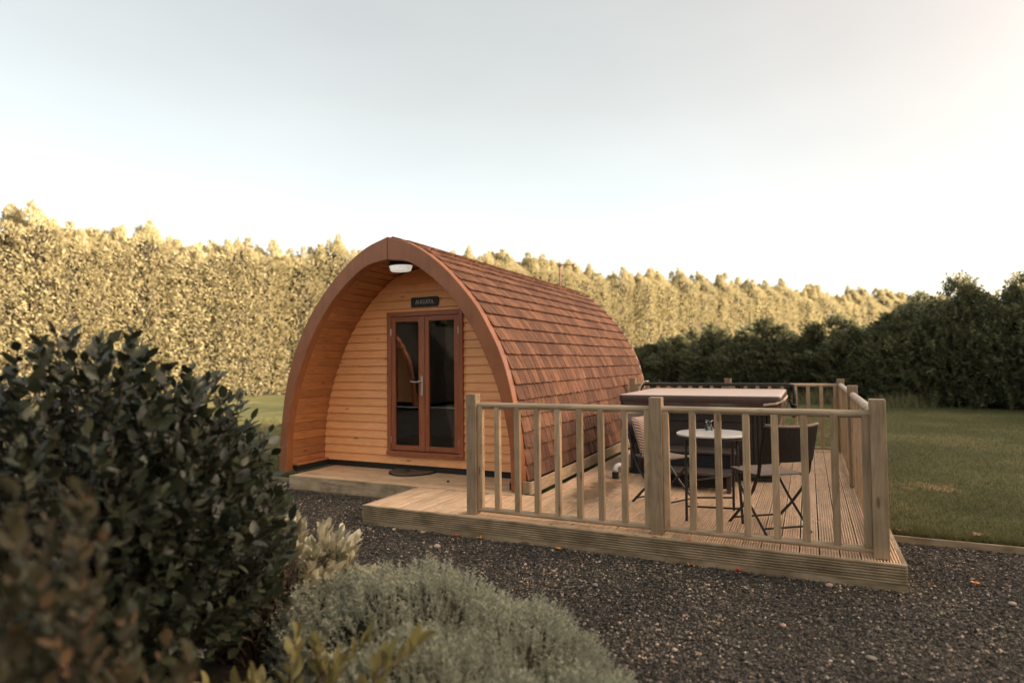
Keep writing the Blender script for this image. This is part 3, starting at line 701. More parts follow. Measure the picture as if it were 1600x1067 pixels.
# door frame, leaves
fr_ = thing  # (name kept short below)
dfr = MB().cbox(DX0, DX0+.055, YG-.045, YG+.06, DZ0, DZ1, .003).build('door_frame', M['frame'], pod)
MB().cbox(DX1-.055, DX1, YG-.045, YG+.06, DZ0, DZ1, .003).build('door_frame', M['frame'], pod)
MB().cbox(DX0+.0555, DX1-.0555, YG-.045, YG+.06, DZ1-.055, DZ1, .003).build('door_frame', M['frame_x'], pod)
MB().ext([(YG-.058, DZ0-.002), (YG+.06, DZ0-.002), (YG+.06, DZ0+.055), (YG-.045, DZ0+.052), (YG-.058, DZ0+.035)], DX0-.004, DX1+.004, 'X').build('door_sill', M['frame_x'], pod)
def leaf(xa, xb, ga, gb, hand):
    z0, z1, g0, g1 = .238, 1.818, .297, 1.760; ya, yb = YG-.034, YG+.010
    lf = MB().cbox(xa, ga, ya, yb, z0, z1, .003).build('door', M['frame'], pod)
    q_ = MB().cbox(gb, xb, ya, yb, z0, z1, .003).build('door_stile', M['frame']); q_.parent = lf
    for ra, rb in ((z0, g0), (g1, z1)):
        r = MB().cbox(ga+.0005, gb-.0005, ya+.001, yb, ra, rb, .003).build('door_rail', M['frame_x']); r.parent = lf
    g = MB().box(ga, gb, YG-.014, YG-.008, g0, g1).build('pane', M['glass']); g.parent = lf
    for hz in (.36, 1.64):
        hx = xa-.006 if hand < 0 else xb-.006
        h = MB().cbox(hx, hx+.012, ya-.010, ya, hz-.04, hz+.04, .002).build('hinge', M['steel']); h.parent = lf
    # r, g and hinges live in world coordinates: cancel the leaf's own matrix (identity under the pod)
    return lf
def fix_children(o):
    bpy.context.view_layer.update()
lf1 = leaf(-.880, -.402, -.820, -.488, -1); lf2 = leaf(-.397, .058, -.345, -.004, 1)
hd = MB().cbox(-.457, -.430, YG-.042, YG-.034, .885, 1.120, .003)
hd.tube([(-.443, YG-.04, 1.052), (-.443, YG-.078, 1.052), (-.455, YG-.084, 1.052), (-.49, YG-.083, 1.046), (-.53, YG-.081, 1.047), (-.57, YG-.079, 1.056)], [.009, .009, .009, .008, .008, .007], 8)
hd.tube([(-.443, YG-.042, .955), (-.443, YG-.048, .955)], .009, 8)
h_ = hd.build('handle', M['steel']); h_.parent = lf1
# interior
MB().box(L_(.3)+.1, R_(.3)-.1, YG+.06, 5.6, .05, .16).build('floor', M['dark_in'], pod)
def curtain(x0, x1):
    n = 16; b = MB(); yy = YG+.14
    vs = [(x0+(x1-x0)*i/n, yy+.018*sin(i*1.9), z) for z in (.25, 1.85) for i in range(n+1)]
    b.add(vs, [(i, i+1, n+2+i, n+1+i) for i in range(n)]); return b.build('curtain', M['curtain'], pod)
curtain(-.90, -.77); curtain(-.36, -.26)
# roof shell
b = MB(); n = 40
for y in (YF+.098, YR-.05):
    for s in (-1, 1):
        rng = range(n+1) if s < 0 else range(n-1, -1, -1)
        for k in rng:
            q = PO.at(k/n*PO.L)-PO.nrm(k/n*PO.L)*.030
            b.v.append((XA+s*max(q.x, 0), y, max(q.y, .01)))
mN = 2*n+1
b.f = [(i, i+1, mN+i+1, mN+i) for i in range(mN-1)]
b.build('roof_shell', M['dark_in'], pod)
b = MB(); pts = []
for s in (-1, 1):
    for k in (range(n+1) if s < 0 else range(n-1, -1, -1)):
        q = PO.at(k/n*PO.L)-PO.nrm(k/n*PO.L)*.02; pts.append((XA+s*max(q.x, 0), max(q.y, .005)))
b.ext(pts, YR-.10, YR-.055, 'Y').build('rear_wall', M['clad'], pod)
# slim pale rear rim
POi = Prof([(max(0, a-.035), b-.030 if b > 2 else b) for a, b in OUT])
for s in (-1, 1): half_arch(s, YR-.05, YR, PO, POi, .003, .0005, 40).build('rear_rim', M['trim'], pod)
# shingles, lapped course over course
EXPO = .1585
RS0 = .10
n_c = int((PO.L-RS0)/EXPO)+1
Y0, Y1 = YF+.102, YR-.052
def shingle_piece(sgn, d0, d1, w, j0=0.0, j1=0.0):
    """one tab: bottom edge at arc d0, top at d1, local y from 0 to w"""
    th = .033; off0, off1 = -.012, -.024
    def pt(d, off, y):
        q = PO.at(d)+PO.nrm(d)*off; return (XA+sgn*q.x, y, q.y)
    v = []
    dm_ = (d0+d1)/2
    for d, a, b in ((d0, off0, off0+th), (dm_, off0*.5+off1*.5, off0*.5+off1*.5+th*.7), (d1, off1, off1+th*.35)):
        jj = (j0, j1) if d == d0 else (0, 0)
        v += [pt(d+jj[0], a, 0), pt(d+jj[1], a, w), pt(d+jj[1], b, w), pt(d+jj[0], b, 0)]
    f = [(0, 1, 2, 3), (8, 11, 10, 9)]
    for r in (0, 4): f += [(r, r+4, r+5, r+1), (r+1, r+5, r+6, r+2), (r+2, r+6, r+7, r+3), (r+3, r+7, r+4, r)]
    return v, f
rnd = random.Random(5)
cells = []
for s in (1, -1):
    for c in range(n_c):
        d0 = RS0+c*EXPO; d1 = min(d0+EXPO+.05, PO.L-.001)
        if d0 > PO.L-.05: continue
        y = Y0+rnd.uniform(.0, .06)
        w0 = [.092, .118, .150]
        if y-Y0 > .02: cells.append((s, c, d0, d1, Y0, y-Y0-.004, 0, 0, rnd.random()))
        while y < Y1-.02:
            w = rnd.choice(w0); w = min(w, Y1-y)
            cells.append((s, c, d0, d1, y, w-.008, 0, 0, rnd.random())); y += w
def size_key(cell):
    s, c, d0, d1, y, w, *_ = cell
    q = PO.at(d0+.08); p = (XA+s*q.x, y+w/2, q.y)
    if s < 0 or q.y > 2.5: return 99+depth_of(p)
    return depth_of(p)
cells.sort(key=size_key)
def tone(r): return 0 if r < .26 else 1 if r < .55 else 2 if r < .82 else 3
cache = {}
for cell in cells[:296]:
    s, c, d0, d1, y, w, a, b, r = cell
    k = (s, c, round(w, 2)); var = int(r*97) % 3; k = k+(var,)
    if k not in cache:
        jj = random.Random(c*7+var); v, f = shingle_piece(s, d0, d1, w, jj.uniform(-.006, .006), jj.uniform(-.006, .006))
        cache[k] = MB().add(v, f).mesh('shingle', M['sh'][0])
    o = link('shingle', cache[k], pod); o.location = (0, y, 0)
    o.material_slots[0].link = 'OBJECT'; o.material_slots[0].material = M['sh'][tone((r*13.7) % 1)]
VV, FFq, MI = [], [], []
for cell in cells[296:]:
    s, c, d0, d1, y, w, a, b, r = cell
    v, f = shingle_piece(s, d0, d1, w, rnd.uniform(-.006, .006), rnd.uniform(-.006, .006))
    base = len(VV); VV += [(p[0], p[1]+y, p[2]) for p in v]; FFq += [[i+base for i in q] for q in f]; MI += [tone((r*13.7) % 1)]*len(f)
me = mesh_np('shingle_field', VV, FFq, M['sh'], MI)
bm = bmesh.new(); bm.from_mesh(me); bmesh.ops.recalc_face_normals(bm, faces=bm.faces); bm.to_mesh(me); bm.free()
tag(link('shingle_field', me, pod), kind='stuff')
b = MB(); y = Y0
while y < Y1-.05:      # ridge caps
    w = .20; z = PO.L
    for s in (-1, 1):
        q = PO.at(PO.L-.13)
        zt = 2.648+rnd.uniform(0, .006)
        b.hex([(XA+s*q.x, y, q.y+.006), (XA, y, zt), (XA, y+w+.02, zt-.010), (XA+s*q.x, y+w+.02, q.y-.002), (XA+s*q.x, y, q.y+.018), (XA, y, zt+.014), (XA, y+w+.02, zt), (XA+s*q.x, y+w+.02, q.y+.008)])
    y += w-.03
b.build('ridge_cap', M['sh'][2], pod)
# grooved trim board along the roof foot, on the deck
tp = [(0, 0), (.022, 0)]
tb = thing('edge_board', 'grooved timber board standing on edge along the foot of the shingle roof', 'board', (1.21, 3, 0))
poly = [(.024, .002), (.0, .002)]
z = .004
for i in range(6): poly += [(0, z), (0, z+.010), (.004, z+.011), (.004, z+.0165)]; z += .0178
poly += [(0, z), (0, z+.006), (.024, z+.006)]
poly = [(1.238-a, zz) for a, zz in poly]
o = MB().ext(poly, .966, 5.04, 'Y').build('board', M['trim'], tb)
MB().cbox(1.140, 1.2125, .975, 1.0, .002, .118, .002).build('end_block', M['post'], tb)
# dark support and ledge under the right arch leg
MB().cbox(.955, 1.0, 1.12, 1.24, .001, .064, .002).build('foot_block', M['black'], pod)
MB().cbox(-1.93, -1.88, 1.12, 1.24, .001, .064, .002).build('foot_block', M['black'], pod)

# sign, lamp, mat, pebble on landing, aerial
sg = thing('name_sign', 'small dark slate name plate reading AUGUSTA above the pod door', 'sign', (-.39, YG-.03, 1.98))
pl = [(-.587, 1.925), (-.23, 1.925), (-.222, 1.935), (-.213, 1.936), (-.208, 2.03), (-.222, 2.043), (-.40, 2.040), (-.572, 2.042), (-.588, 2.03)]
MB().ext(pl, YG-.036, YG-.022, 'Y').build('plate', M['slate'], sg)
cu_ = bpy.data.curves.new('lettering', 'FONT'); cu_.body = 'AUGUSTA'; cu_.size = .066; cu_.align_x = 'CENTER'; cu_.align_y = 'CENTER'; cu_.extrude = .0012; cu_.space_character = .92
tmp = bpy.data.objects.new('lettering_source', cu_); COL.objects.link(tmp)
bpy.context.view_layer.update()
tm = bpy.data.meshes.new_from_object(tmp.evaluated_get(bpy.context.evaluated_depsgraph_get()))
bpy.data.objects.remove(tmp); tm.materials.clear(); tm.materials.append(M['letter'])
tm.transform(Matrix.Translation((-.398, YG-.0372, 1.983)) @ Matrix.Rotation(pi/2, 4, 'X') @ Matrix.Scale(.88, 4, (1, 0, 0)))
link('lettering', tm, sg)
# serifs for the letters
sb = MB()
xs = [-.398+(k-3)*.0385 for k in range(7)]
for k, x in enumerate(xs):
    if k in (0, 6): sb.box(x-.016, x-.006, YG-.0385, YG-.0362, 1.959, 1.962).box(x+.006, x+.016, YG-.0385, YG-.0362, 1.959, 1.962)
sb.build('serif', M['letter'], sg)

lp = thing('porch_light', 'oval white bulkhead light under the apex of the pod arch', 'lamp', (-.41, 1.17, 2.36))
def oval(rx_, ry_, z, n=20): return [(-.413+rx_*cos(2*pi*k/n), 1.18+ry_*sin(2*pi*k/n), z) for k in range(n)]
def loft(rings, name, m, parent):
    b = MB(); n = len(rings[0])
    for r in rings: b.v += r
    b.f = [(i*n+k, i*n+(k+1) % n, (i+1)*n+(k+1) % n, (i+1)*n+k) for i in range(len(rings)-1) for k in range(n)]+[tuple(range(n)), tuple((len(rings)-1)*n+k for k in range(n))]
    return smooth_by_angle(b.build(name, m, parent), 50)
loft([oval(.11, .075, 2.285), oval(.125, .088, 2.295), oval(.142, .10, 2.345)], 'diffuser', M['lampwhite'], lp)
loft([oval(.146, .105, 2.346), oval(.148, .107, 2.362), oval(.12, .08, 2.385)], 'lamp_base', M['rubber'], lp)

mt = thing('door_mat', 'half round brown coir doormat with black rubber edge on the landing', 'doormat', (-.545, 1.64, 0))
def half_disc(rx_, ry_, z, cx=-.545, cy=1.638, n=28): return [(cx+rx_*cos(pi+pi*k/n), cy+ry_*sin(pi+pi*k/n), z) for k in range(n+1)]
b = MB(); a = half_disc(.285, .345, .0016); c = half_disc(.285, .345, .014); nn = len(a)
b.v = a+c; b.f = [tuple(range(nn)), tuple(range(nn, 2*nn))]+[(k, (k+1) % nn, nn+(k+1) % nn, nn+k) for k in range(nn)]
b.build('mat_edge', M['rubber'], mt)
b = MB(); a = half_disc(.265, .322, .0142, cy=1.632); c = half_disc(.262, .318, .019, cy=1.632); nn = len(a)
b.v = a+c; b.f = [tuple(range(nn)), tuple(range(nn, 2*nn))]+[(k, (k+1) % nn, nn+(k+1) % nn, nn+k) for k in range(nn)]
b.build('mat_pile', M['coir'], mt)
b = MB()
for k in range(1, 12):
    t = pi+pi*k/12; b.hex([(-.545+r*.262*cos(t)+dx, 1.632+r*.318*sin(t), z) for z in (.0175, .0215) for r, dx in ((.25, -.003), (.25, .003), (.93, .005), (.93, -.005))])
b.build('mat_ribs', M['rubber'], mt)
def blob(name, m, c, r, seed, parent=None, flat=.6, sub=2):
    bm = bmesh.new(); bmesh.ops.create_icosphere(bm, subdivisions=sub, radius=1); rg = random.Random(seed)
    ax = [Vector((rg.gauss(0, 1), rg.gauss(0, 1), rg.gauss(0, 1))).normalized() for _ in range(5)]; am = [rg.uniform(.05, .22) for _ in ax]
    for v in bm.verts:
        k = 1+sum(a*max(0, v.co.normalized().dot(q))**3*(1 if i % 2 else -1) for i, (a, q) in enumerate(zip(am, ax)))
        v.co = Vector((v.co.x*k*r, v.co.y*k*r*.85, v.co.z*k*r*flat))+Vector(c)
    me = bpy.data.meshes.new(name); bm.to_mesh(me); bm.free(); me.materials.append(m)
    me.polygons.foreach_set('use_smooth', [True]*len(me.polygons)); return link(name, me, parent)
def centred(o):
    """put a single mesh object's origin at its centre"""
    vs = np.empty(len(o.data.vertices)*3, dtype=np.float32); o.data.vertices.foreach_get('co', vs); c = Vector(vs.reshape(-1, 3).mean(0).tolist())
    o.data.transform(Matrix.Translation(-c)); o.location = c; return o
tag(centred(blob('stone', M['rubber'], (.156, 1.217, .008), .016, 3)), 'single small black stone lying on the bare landing boards right of the doormat', 'stone')

ae = thing('tv_aerial', 'thin rusty television aerial on a pole behind the pod ridge', 'aerial', (-.55, 6.45, 2.0))
MB().tube([(-.55, 6.45, 1.6), (-.55, 6.45, 3.13)], .018, 8).build('pole', M['galv'], ae)
b = MB().tube([(-.56, 6.45, 3.10), (-.28, 6.45, 3.075)], .011, 6)
for k, x in enumerate((-.50, -.44, -.38, -.33)): b.tube([(x, 6.36, 3.09-.005*k), (x, 6.54, 3.09-.005*k)], .004, 5)
b.build('boom', M['galv'], ae)
MB().cbox(-.585, -.515, 6.42, 6.48, 3.06, 3.12, .004).build('clamp', M['galv'], ae)
MB().cbox(-.30, -.25, 6.41, 6.49, 3.03, 3.09, .004).build('reflector', M['galv'], ae)
MB().tube([(-.55, 6.45, 3.13), (-.55, 6.45, 3.20)], .005, 5).build('spike', M['galv'], ae)

# ------------------------------------------------------------------ hot tub
tub = thing('hot_tub', 'square hot tub with dark brown panelled sides standing on the deck', 'hot tub', (2.53, 3.27, 0))
TX0, TX1, TY0, TY1 = 1.77, 3.30, 2.47, 4.05
def rrect(x0, x1, y0, y1, r, n=5):
    p = []
    for cx_, cy_, a0 in ((x1-r, y1-r, 0), (x0+r, y1-r, pi/2), (x0+r, y0+r, pi), (x1-r, y0+r, 1.5*pi)):
        for k in range(n+1): a = a0+pi/2*k/n; p.append((cx_+r*cos(a), cy_+r*sin(a)))
    return p
MB().ext(rrect(TX0+.01, TX1-.01, TY0+.01, TY1-.01, .10), .03, .76, 'Z').build('cabinet', M['tub'], tub)
MB().ext(rrect(TX0-.01, TX1+.01, TY0-.01, TY1+.01, .10), .001, .045, 'Z').build('base', M['black'], tub)
for k in range(5):
    z0 = .055+k*.138
    MB().cbox(TX0+.20, TX1-.20, TY0-.008, TY0+.012, z0, z0+.133, .004).build('side_panel', M['tub'], tub)
    MB().cbox(TX1-.012, TX1+.008, TY0+.20, TY1-.20, z0, z0+.133, .004).build('side_panel', M['tub'], tub)
for x in (TX0+.03, TX0+.075, TX0+.12, TX0+.165, TX1-.19, TX1-.145, TX1-.10, TX1-.055):
    MB().cbox(x, x+.036, TY0-.006, TY0+.03, .05, .75, .005).build('corner_slat', M['tub'], tub)
for y in (TY0+.02, TY0+.065, TY0+.11, TY0+.155):
    MB().cbox(TX1-.03, TX1+.006, y, y+.036, .05, .75, .005).build('corner_slat', M['tub'], tub)
MB().ext(rrect(TX0-.03, TX1+.03, TY0-.03, TY1+.03, .11), .762, .800, 'Z').build('shell_lip', M['tub_step'], tub)
MB().cbox(2.55, 2.66, TY0-.016, TY0-.009, .40, .50, .003).build('badge', M['rubber'], tub)

cv = thing('tub_cover', 'brown padded vinyl cover, its top painted pale with sky sheen, lying closed on the hot tub', 'cover', (2.54, 3.25, .80))
def cover_part(x0, x1, name):
    rings = []
    n = 5
    for z, ins in ((.812, .004), (.822, 0), (.868, 0), (.884, .006), (.890, .016), (.893, .05)):
        rings.append([(x, y, z) for x, y in rrect(x0+ins, x1-ins, 2.385+ins, 4.12-ins, .045-min(ins, .03)*.5, n)])
    b = MB(); m = len(rings[0])
    for r in rings: b.v += r
    b.f = [(i*m+k, i*m+(k+1) % m, (i+1)*m+(k+1) % m, (i+1)*m+k) for i in range(len(rings)-1) for k in range(m)]+[tuple(range(m)), tuple((len(rings)-1)*m+k for k in range(m))]
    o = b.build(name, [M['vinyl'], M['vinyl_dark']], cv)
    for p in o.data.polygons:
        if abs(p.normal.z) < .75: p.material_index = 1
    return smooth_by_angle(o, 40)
cover_part(1.695, 3.395, 'cover_pad')
# loose skirt with folds
b = MB(); rg = random.Random(3)
loop = rrect(1.705, 3.385, 2.395, 4.11, .05, 4); loop2 = []
for i in range(len(loop)):
    p, q = Vector(loop[i]), Vector(loop[(i+1) % len(loop)]); m = max(1, int((q-p).length/.07))
    for k in range(m): loop2.append(p.lerp(q, k/m))
cc = Vector((2.545, 3.25)); nL = len(loop2)
for z, am in ((.812, 0), (.785, .010), (.76, .014), (.738, .012)):
    for k, p in enumerate(loop2):
        w = am*(.6*sin(k*.9)+.5*sin(k*.37+1)); b.v.append((p.x+(p-cc).normalized().x*(w+.002), p.y+(p-cc).normalized().y*(w+.002), z+(.010*sin(k*.45) if z < .80 else 0)))
b.f = [(i*nL+k, i*nL+(k+1) % nL, (i+1)*nL+(k+1) % nL, (i+1)*nL+k) for i in range(3) for k in range(nL)]
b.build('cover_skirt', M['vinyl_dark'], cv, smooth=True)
for pth in ([(3.40, 2.46, .86), (3.43, 2.44, .82), (3.40, 2.50, .74), (3.36, 2.50, .55)], [(3.22, 2.37, .80), (3.34, 2.372, .815), (3.41, 2.42, .85), (3.44, 2.60, .885)]):
    MB().tube(pth, .012, 6, flat=.35).build('strap', M['strap'], cv)
lf_ = thing('cover_lifter', 'black metal cover lifter bar round the back and right side of the hot tub', 'cover lifter', (3.46, 4.0, .5))
MB().tube([(1.52, 4.17, .60), (1.52, 4.17, .90), (1.57, 4.17, .94), (3.40, 4.17, .945), (3.47, 4.15, .93), (3.475, 4.12, .86), (3.475, 4.05, .60)], .020, 10).build('bar', M['steel_black'], lf_, smooth=True)
MB().tube([(3.44, 3.3, .80), (3.475, 4.05, .62)], .012, 8).build('arm', M['steel_black'], lf_, smooth=True)
MB().lathe([(.018, 0), (.034, .008), (.036, .035), (.020, .05), (.012, .052)], (3.475, 3.60, .69), 14).build('knob', M['rubber'], lf_, smooth=True)
MB().tube([(3.475, 3.60, .69), (3.475, 3.60, .58)], .018, 8).build('gas_strut', M['rubber'], lf_, smooth=True)
tag(centred(MB().tube([(1.49, 4.10, .70), (1.50, 4.12, .84), (1.53, 4.13, .93), (1.58, 4.14, .985), (1.63, 4.15, .98)], .009, 8).build('cable', M['cable'], smooth=True)), 'cream cable looped over the rear corner of the hot tub beside the shingle roof', 'cable')

st = thing('tub_steps', 'two tread dark plastic steps in front of the hot tub', 'steps', (2.60, 2.05, 0))
sx0, sx1 = 2.27, 2.965
MB().cbox(sx0, sx1, 1.73, 2.075, .150, .178, .006).build('tread', M['tub_step'], st)
MB().cbox(sx0, sx1, 2.06, 2.43, .312, .340, .006).build('tread', M['tub_step'], st)
for x in (sx0+.01, sx1-.05):
    MB().cbox(x, x+.04, 1.76, 1.81, .001, .150, .003).build('leg', M['tub_step'], st); MB().cbox(x, x+.04, 2.07, 2.11, .001, .312, .003).build('leg', M['tub_step'], st)
    MB().cbox(x, x+.04, 2.37, 2.41, .001, .312, .003).build('leg', M['tub_step'], st); MB().cbox(x+.001, x+.039, 1.73, 1.835, .001, .022, .003).build('foot', M['tub_step'], st)
    MB().cbox(x+.006, x+.034, 1.80, 2.38, .118, .149, .003).build('side_rail', M['tub_step'], st)
MB().box(sx0+.05, sx1-.05, 2.085, 2.10, .18, .310).build('riser', M['rubber'], st)
MB().box(sx0+.05, sx1-.05, 1.85, 1.865, .02, .148).build('riser', M['rubber'], st)
pp = thing('pipe_elbow', 'short white plastic pipe bend with black collar on the deck beside the tub', 'pipe', (1.73, 2.10, 0))
MB().lathe([(.036, .001), (.036, .055), (.033, .07)], (1.73, 2.1, 0), 16).build('collar', M['rubber'], pp, smooth=False)
MB().tube([(1.73, 2.10, .070), (1.73, 2.10, .105), (1.742, 2.107, .128), (1.765, 2.12, .138), (1.80, 2.14, .138)], .028, 14).build('elbow', M['white'], pp, smooth=True)

# ------------------------------------------------------------------ bistro table, jar, chairs, cushion
TB = Vector((2.925, .81, 0))
tbl = thing('bistro_table', 'small round white topped folding bistro table with thin black legs', 'table', TB)
MB().lathe([(.268, .655), (.283, .657), (.286, .664), (.284, .671), (.278, .674)], TB, 40).build('table_top', M['tabletop'], tbl)
MB().lathe([(.262, .632), (.276, .634), (.276, .6545), (.262, .6548)], TB, 40).build('table_rim', M['rattan'], tbl)
for (fx, fy), (tx, ty) in zip(((-.175, -.25), (.235, -.17), (.125, .26), (-.205, .12)), ((-.19, -.13), (.19, -.06), (.14, .13), (-.16, .06))):
    MB().tube([(TB.x+fx, TB.y+fy, .001), (TB.x+tx, TB.y+ty, .632)], .0105, 6).build('leg', M['steel_black'], tbl)
MB().tube([(TB.x-.178, TB.y-.225, .11), (TB.x+.228, TB.y-.15, .11)], .008, 6).build('stretcher', M['steel_black'], tbl)
MB().tube([(TB.x-.198, TB.y+.11, .11), (TB.x+.127, TB.y+.24, .11)], .008, 6).build('stretcher', M['steel_black'], tbl)
MB().tube([(TB.x-.18, TB.y-.18, .30), (TB.x+.132, TB.y+.20, .30)], .007, 6).build('hinge_bar', M['steel_black'], tbl)
jr = thing('glass_jar', 'clear glass candle jar standing on the white bistro table', 'jar', (2.875, .985, .675))
MB().lathe([(.030, 0), (.034, .003), (.035, .075), (.030, .084), (.027, .084), (.031, .074), (.031, .006), (.001, .005)], (2.875, .985, .6745), 20).build('jar', M['jar'], jr, smooth=True)
MB().lathe([(.029, .006), (.029, .022), (.005, .024)], (2.875, .985, .6745), 20).build('candle', M['white'], jr, smooth=False)

def make_chair(label):
    t = thing('folding_chair', label, 'chair', (0, 0, 0), 'folding chairs at the bistro table')
    W = .195
    for s in (-1, 1):
        MB().tube([(s*W, -.255, .785), (s*W, -.205, .62), (s*W, -.165, .44), (s*W, -.09, .30), (s*W, .04, .16), (s*W, .215, .002)], .0145, 6, flat=.6).build('back_leg', M['steel_black'], t)
        MB().tube([(s*(W-.024), .20, .405), (s*(W-.024), .03, .22), (s*(W-.024), -.205, .002)], .0125, 6, flat=.6).build('front_leg', M['steel_black'], t)
        MB().tube([(s*(W-.012), -.175, .405), (s*(W-.012), .21, .412)], .010, 6, flat=.7).build('seat_rail', M['steel_black'], t)
    for y, z, w in ((.165, .045, W), (-.165, .040, W-.024)): MB().tube([(-w, y, z), (w, y, z)], .008, 6).build('stretcher', M['steel_black'], t)
    # woven backrest: curved panel
    b = MB(); n = 12; rows = 8
    for side in (0, 1):
        for j in range(rows+1):
            z = .525+.255*j/rows; yb = -.172-(z-.44)*.25
            for i in range(n+1):
                u = -1+2*i/n; x = u*(W+.004); y = yb-.045*(1-u*u)-(.012 if side else -.006)
                b.v.append((x, y, z+.012*(u*u)*(j/rows)))
    q = (n+1)*(rows+1)
    for j in range(rows):
        for i in range(n): a = j*(n+1)+i; b.f += [(a, a+1, a+n+2, a+n+1), (q+a, q+a+n+1, q+a+n+2, q+a+1)]
    for i in range(n): a = rows*(n+1)+i; b.f += [(a, a+1, q+a+1, q+a), (i+1, i, q+i, q+i+1)]
    for j in range(rows): a = j*(n+1); c = a+n; b.f += [(a+n+1, a, q+a, q+a+n+1), (c, c+n+1, q+c+n+1, q+c)]
    b.build('backrest', M['rattan'], t, smooth=False)
    b = MB().tube([(x*(W+.006), -.172-(.78-.44)*.25-.045*(1-x*x)-.003, .783+.012*x*x) for x in [k/6-1 for k in range(13)]], .012, 8).build('top_rail', M['rattan_slat'], t, smooth=True)
    for k in range(14):
        y = -.165+k*.0275; zz = .418-.008*sin(pi*(k/13))
        MB().cbox(-W+.012, W-.012, y, y+.0215, zz, zz+.011, .003).build('seat_slat', M['rattan_slat'], t)
    return t
c1 = make_chair('dark woven folding chair with its back to the viewer at the right of the table')
c2 = copy_thing(c1, (2.45, 1.11, 0), radians(-30-90), 'folding chair left of the table holding a patterned cushion')
c1.scale = (1.05, 1.06, 1.0); c1.location = (3.36, .63, 0); c1.rotation_euler = (0, 0, radians(127-90))
cush = thing('cushion', 'square pinkish cushion with diagonal chevron stripes on the left folding chair', 'cushion', (2.30, 1.19, .43))
def cushion():
    n = 16; S = .185; b = MB(); mi = []
    for side in (1, -1):
        for j in range(n+1):
            for i in range(n+1):
                u, v = -1+2*i/n, -1+2*j/n
                th = .062*max(0, (1-u**4))**.5*max(0, (1-v**4))**.5
                k = 1-.05*(1-abs(u)**2)*abs(v)-.0; x = u*S*(1-.06*(1-v*v)); z = v*S*(1-.06*(1-u*u))
                # the woven stripes are raised bands
                d = ((abs(u)*.9+v)*6.0) % 1.0
                b.v.append((x, side*(th+(.0 if d < .5 else .0025)), z))
    q = (n+1)**2
    for j in range(n):
        for i in range(n):
            a = j*(n+1)+i; b.f += [(a, a+1, a+n+2, a+n+1), (q+a, q+a+n+1, q+a+n+2, q+a+1)]
    return b
def cushion_mat():
    m, n, l, bs = new_mat('chevron_cloth', .9, .1)
    tc = n.new('ShaderNodeTexCoord'); sp = n.new('ShaderNodeSeparateXYZ'); l.new(tc.outputs['Object'], sp.inputs[0])
    ab = n.new('ShaderNodeMath'); ab.operation = 'ABSOLUTE'; l.new(sp.outputs['X'], ab.inputs[0])
    ad = n.new('ShaderNodeMath'); ad.operation = 'ADD'; l.new(ab.outputs[0], ad.inputs[0]); l.new(sp.outputs['Z'], ad.inputs[1])
    ml = n.new('ShaderNodeMath'); ml.operation = 'MULTIPLY'; ml.inputs[1].default_value = 38; l.new(ad.outputs[0], ml.inputs[0])
    fr = n.new('ShaderNodeMath'); fr.operation = 'FRACT'; l.new(ml.outputs[0], fr.inputs[0])
    r = ramp(n, [(0, (.13, .08, .06)), (.36, (.13, .08, .06)), (.42, (.56, .40, .32)), (.96, (.56, .40, .32)), (1, (.13, .08, .06))]); l.new(fr.outputs[0], r.inputs[0]); l.new(r.outputs[0], bs.inputs['Base Color'])
    return m
M['chev'] = cushion_mat()
cm = cushion().mesh('cushion_body', M['chev'], smooth=True)
co = bpy.data.objects.new('cushion_body', cm); COL.objects.link(co)
fdir = Vector((cos(radians(-30)), sin(radians(-30)), 0)); ldir = Vector((-fdir.y, fdir.x, 0))
base = Vector((2.45, 1.11, 0))-fdir*.125; upv = (Vector((0, 0, 1))-fdir*.27).normalized(); nv = ldir.cross(upv)
co.parent = cush; co.matrix_parent_inverse = root_inv(cush)
ctr = base+Vector((0, 0, .60))-ldir*.01
xax = (ldir*.98+upv*.10).normalized(); nv = xax.cross(upv).normalized(); zax = nv.cross(xax)*-1
zax = xax.cross(nv)
co.matrix_basis = Matrix(((xax.x, nv.x, zax.x, ctr.x), (xax.y, nv.y, zax.y, ctr.y), (xax.z, nv.z, zax.z, ctr.z), (0, 0, 0, 1)))

# ------------------------------------------------------------------ foliage tools
def rand_frames(n, axis, spread, g):
    """right-handed frames whose y axis follows 'axis' (n,3) with random roll"""
    y = axis+g.normal(0, spread, (n, 3)); y /= np.linalg.norm(y, axis=1, keepdims=True)
    r = g.normal(0, 1, (n, 3)); x = np.cross(y, r); x /= np.linalg.norm(x, axis=1, keepdims=True); z = np.cross(x, y)
    return np.stack([x, y, z], 2)      # columns
def place(T, F, P, Rm, S):
    V = np.einsum('nij,kj->nki', Rm, T)*S[:, None, None]+P[:, None]
    n, k = len(P), len(T)
    FF = (F[None]+k*np.arange(n)[:, None, None]).reshape(-1, F.shape[1])
    return V.reshape(-1, 3), FF
def frond_template(pairs=5, w=.30):
    V, F = [], []
    def tri(a, b, c): i = len(V); V.extend([a, b, c]); F.append((i, i+1, i+2))
    tri((-.02, 0, 0), (.02, 0, 0), (0, 1, .05))
    for k in range(pairs):
        t = .12+.72*k/(pairs-1); l = w*(1-.55*t)
        for s in (-1, 1):
            tri((0, t-.07, .02), (0, t+.09, .03), (s*l, t+l*.75, .06*(1 if k % 2 else -1)))
    return np.array(V, float), np.array(F)
LEAF_V = np.array([(0,0,0),(.22,.25,.035),(.27,.5,.05),(.17,.78,.03),(0,1,-.05),(-.17,.78,.03),(-.27,.5,.05),(-.22,.25,.035),(0,.25,0),(0,.5,0),(0,.78,-.01)], float)
LEAF_F = np.array([(0,1,8),(1,2,9),(1,9,8),(2,3,10),(2,10,9),(3,4,10),(4,5,10),(5,6,9),(5,9,10),(6,7,8),(6,8,9),(7,0,8)])
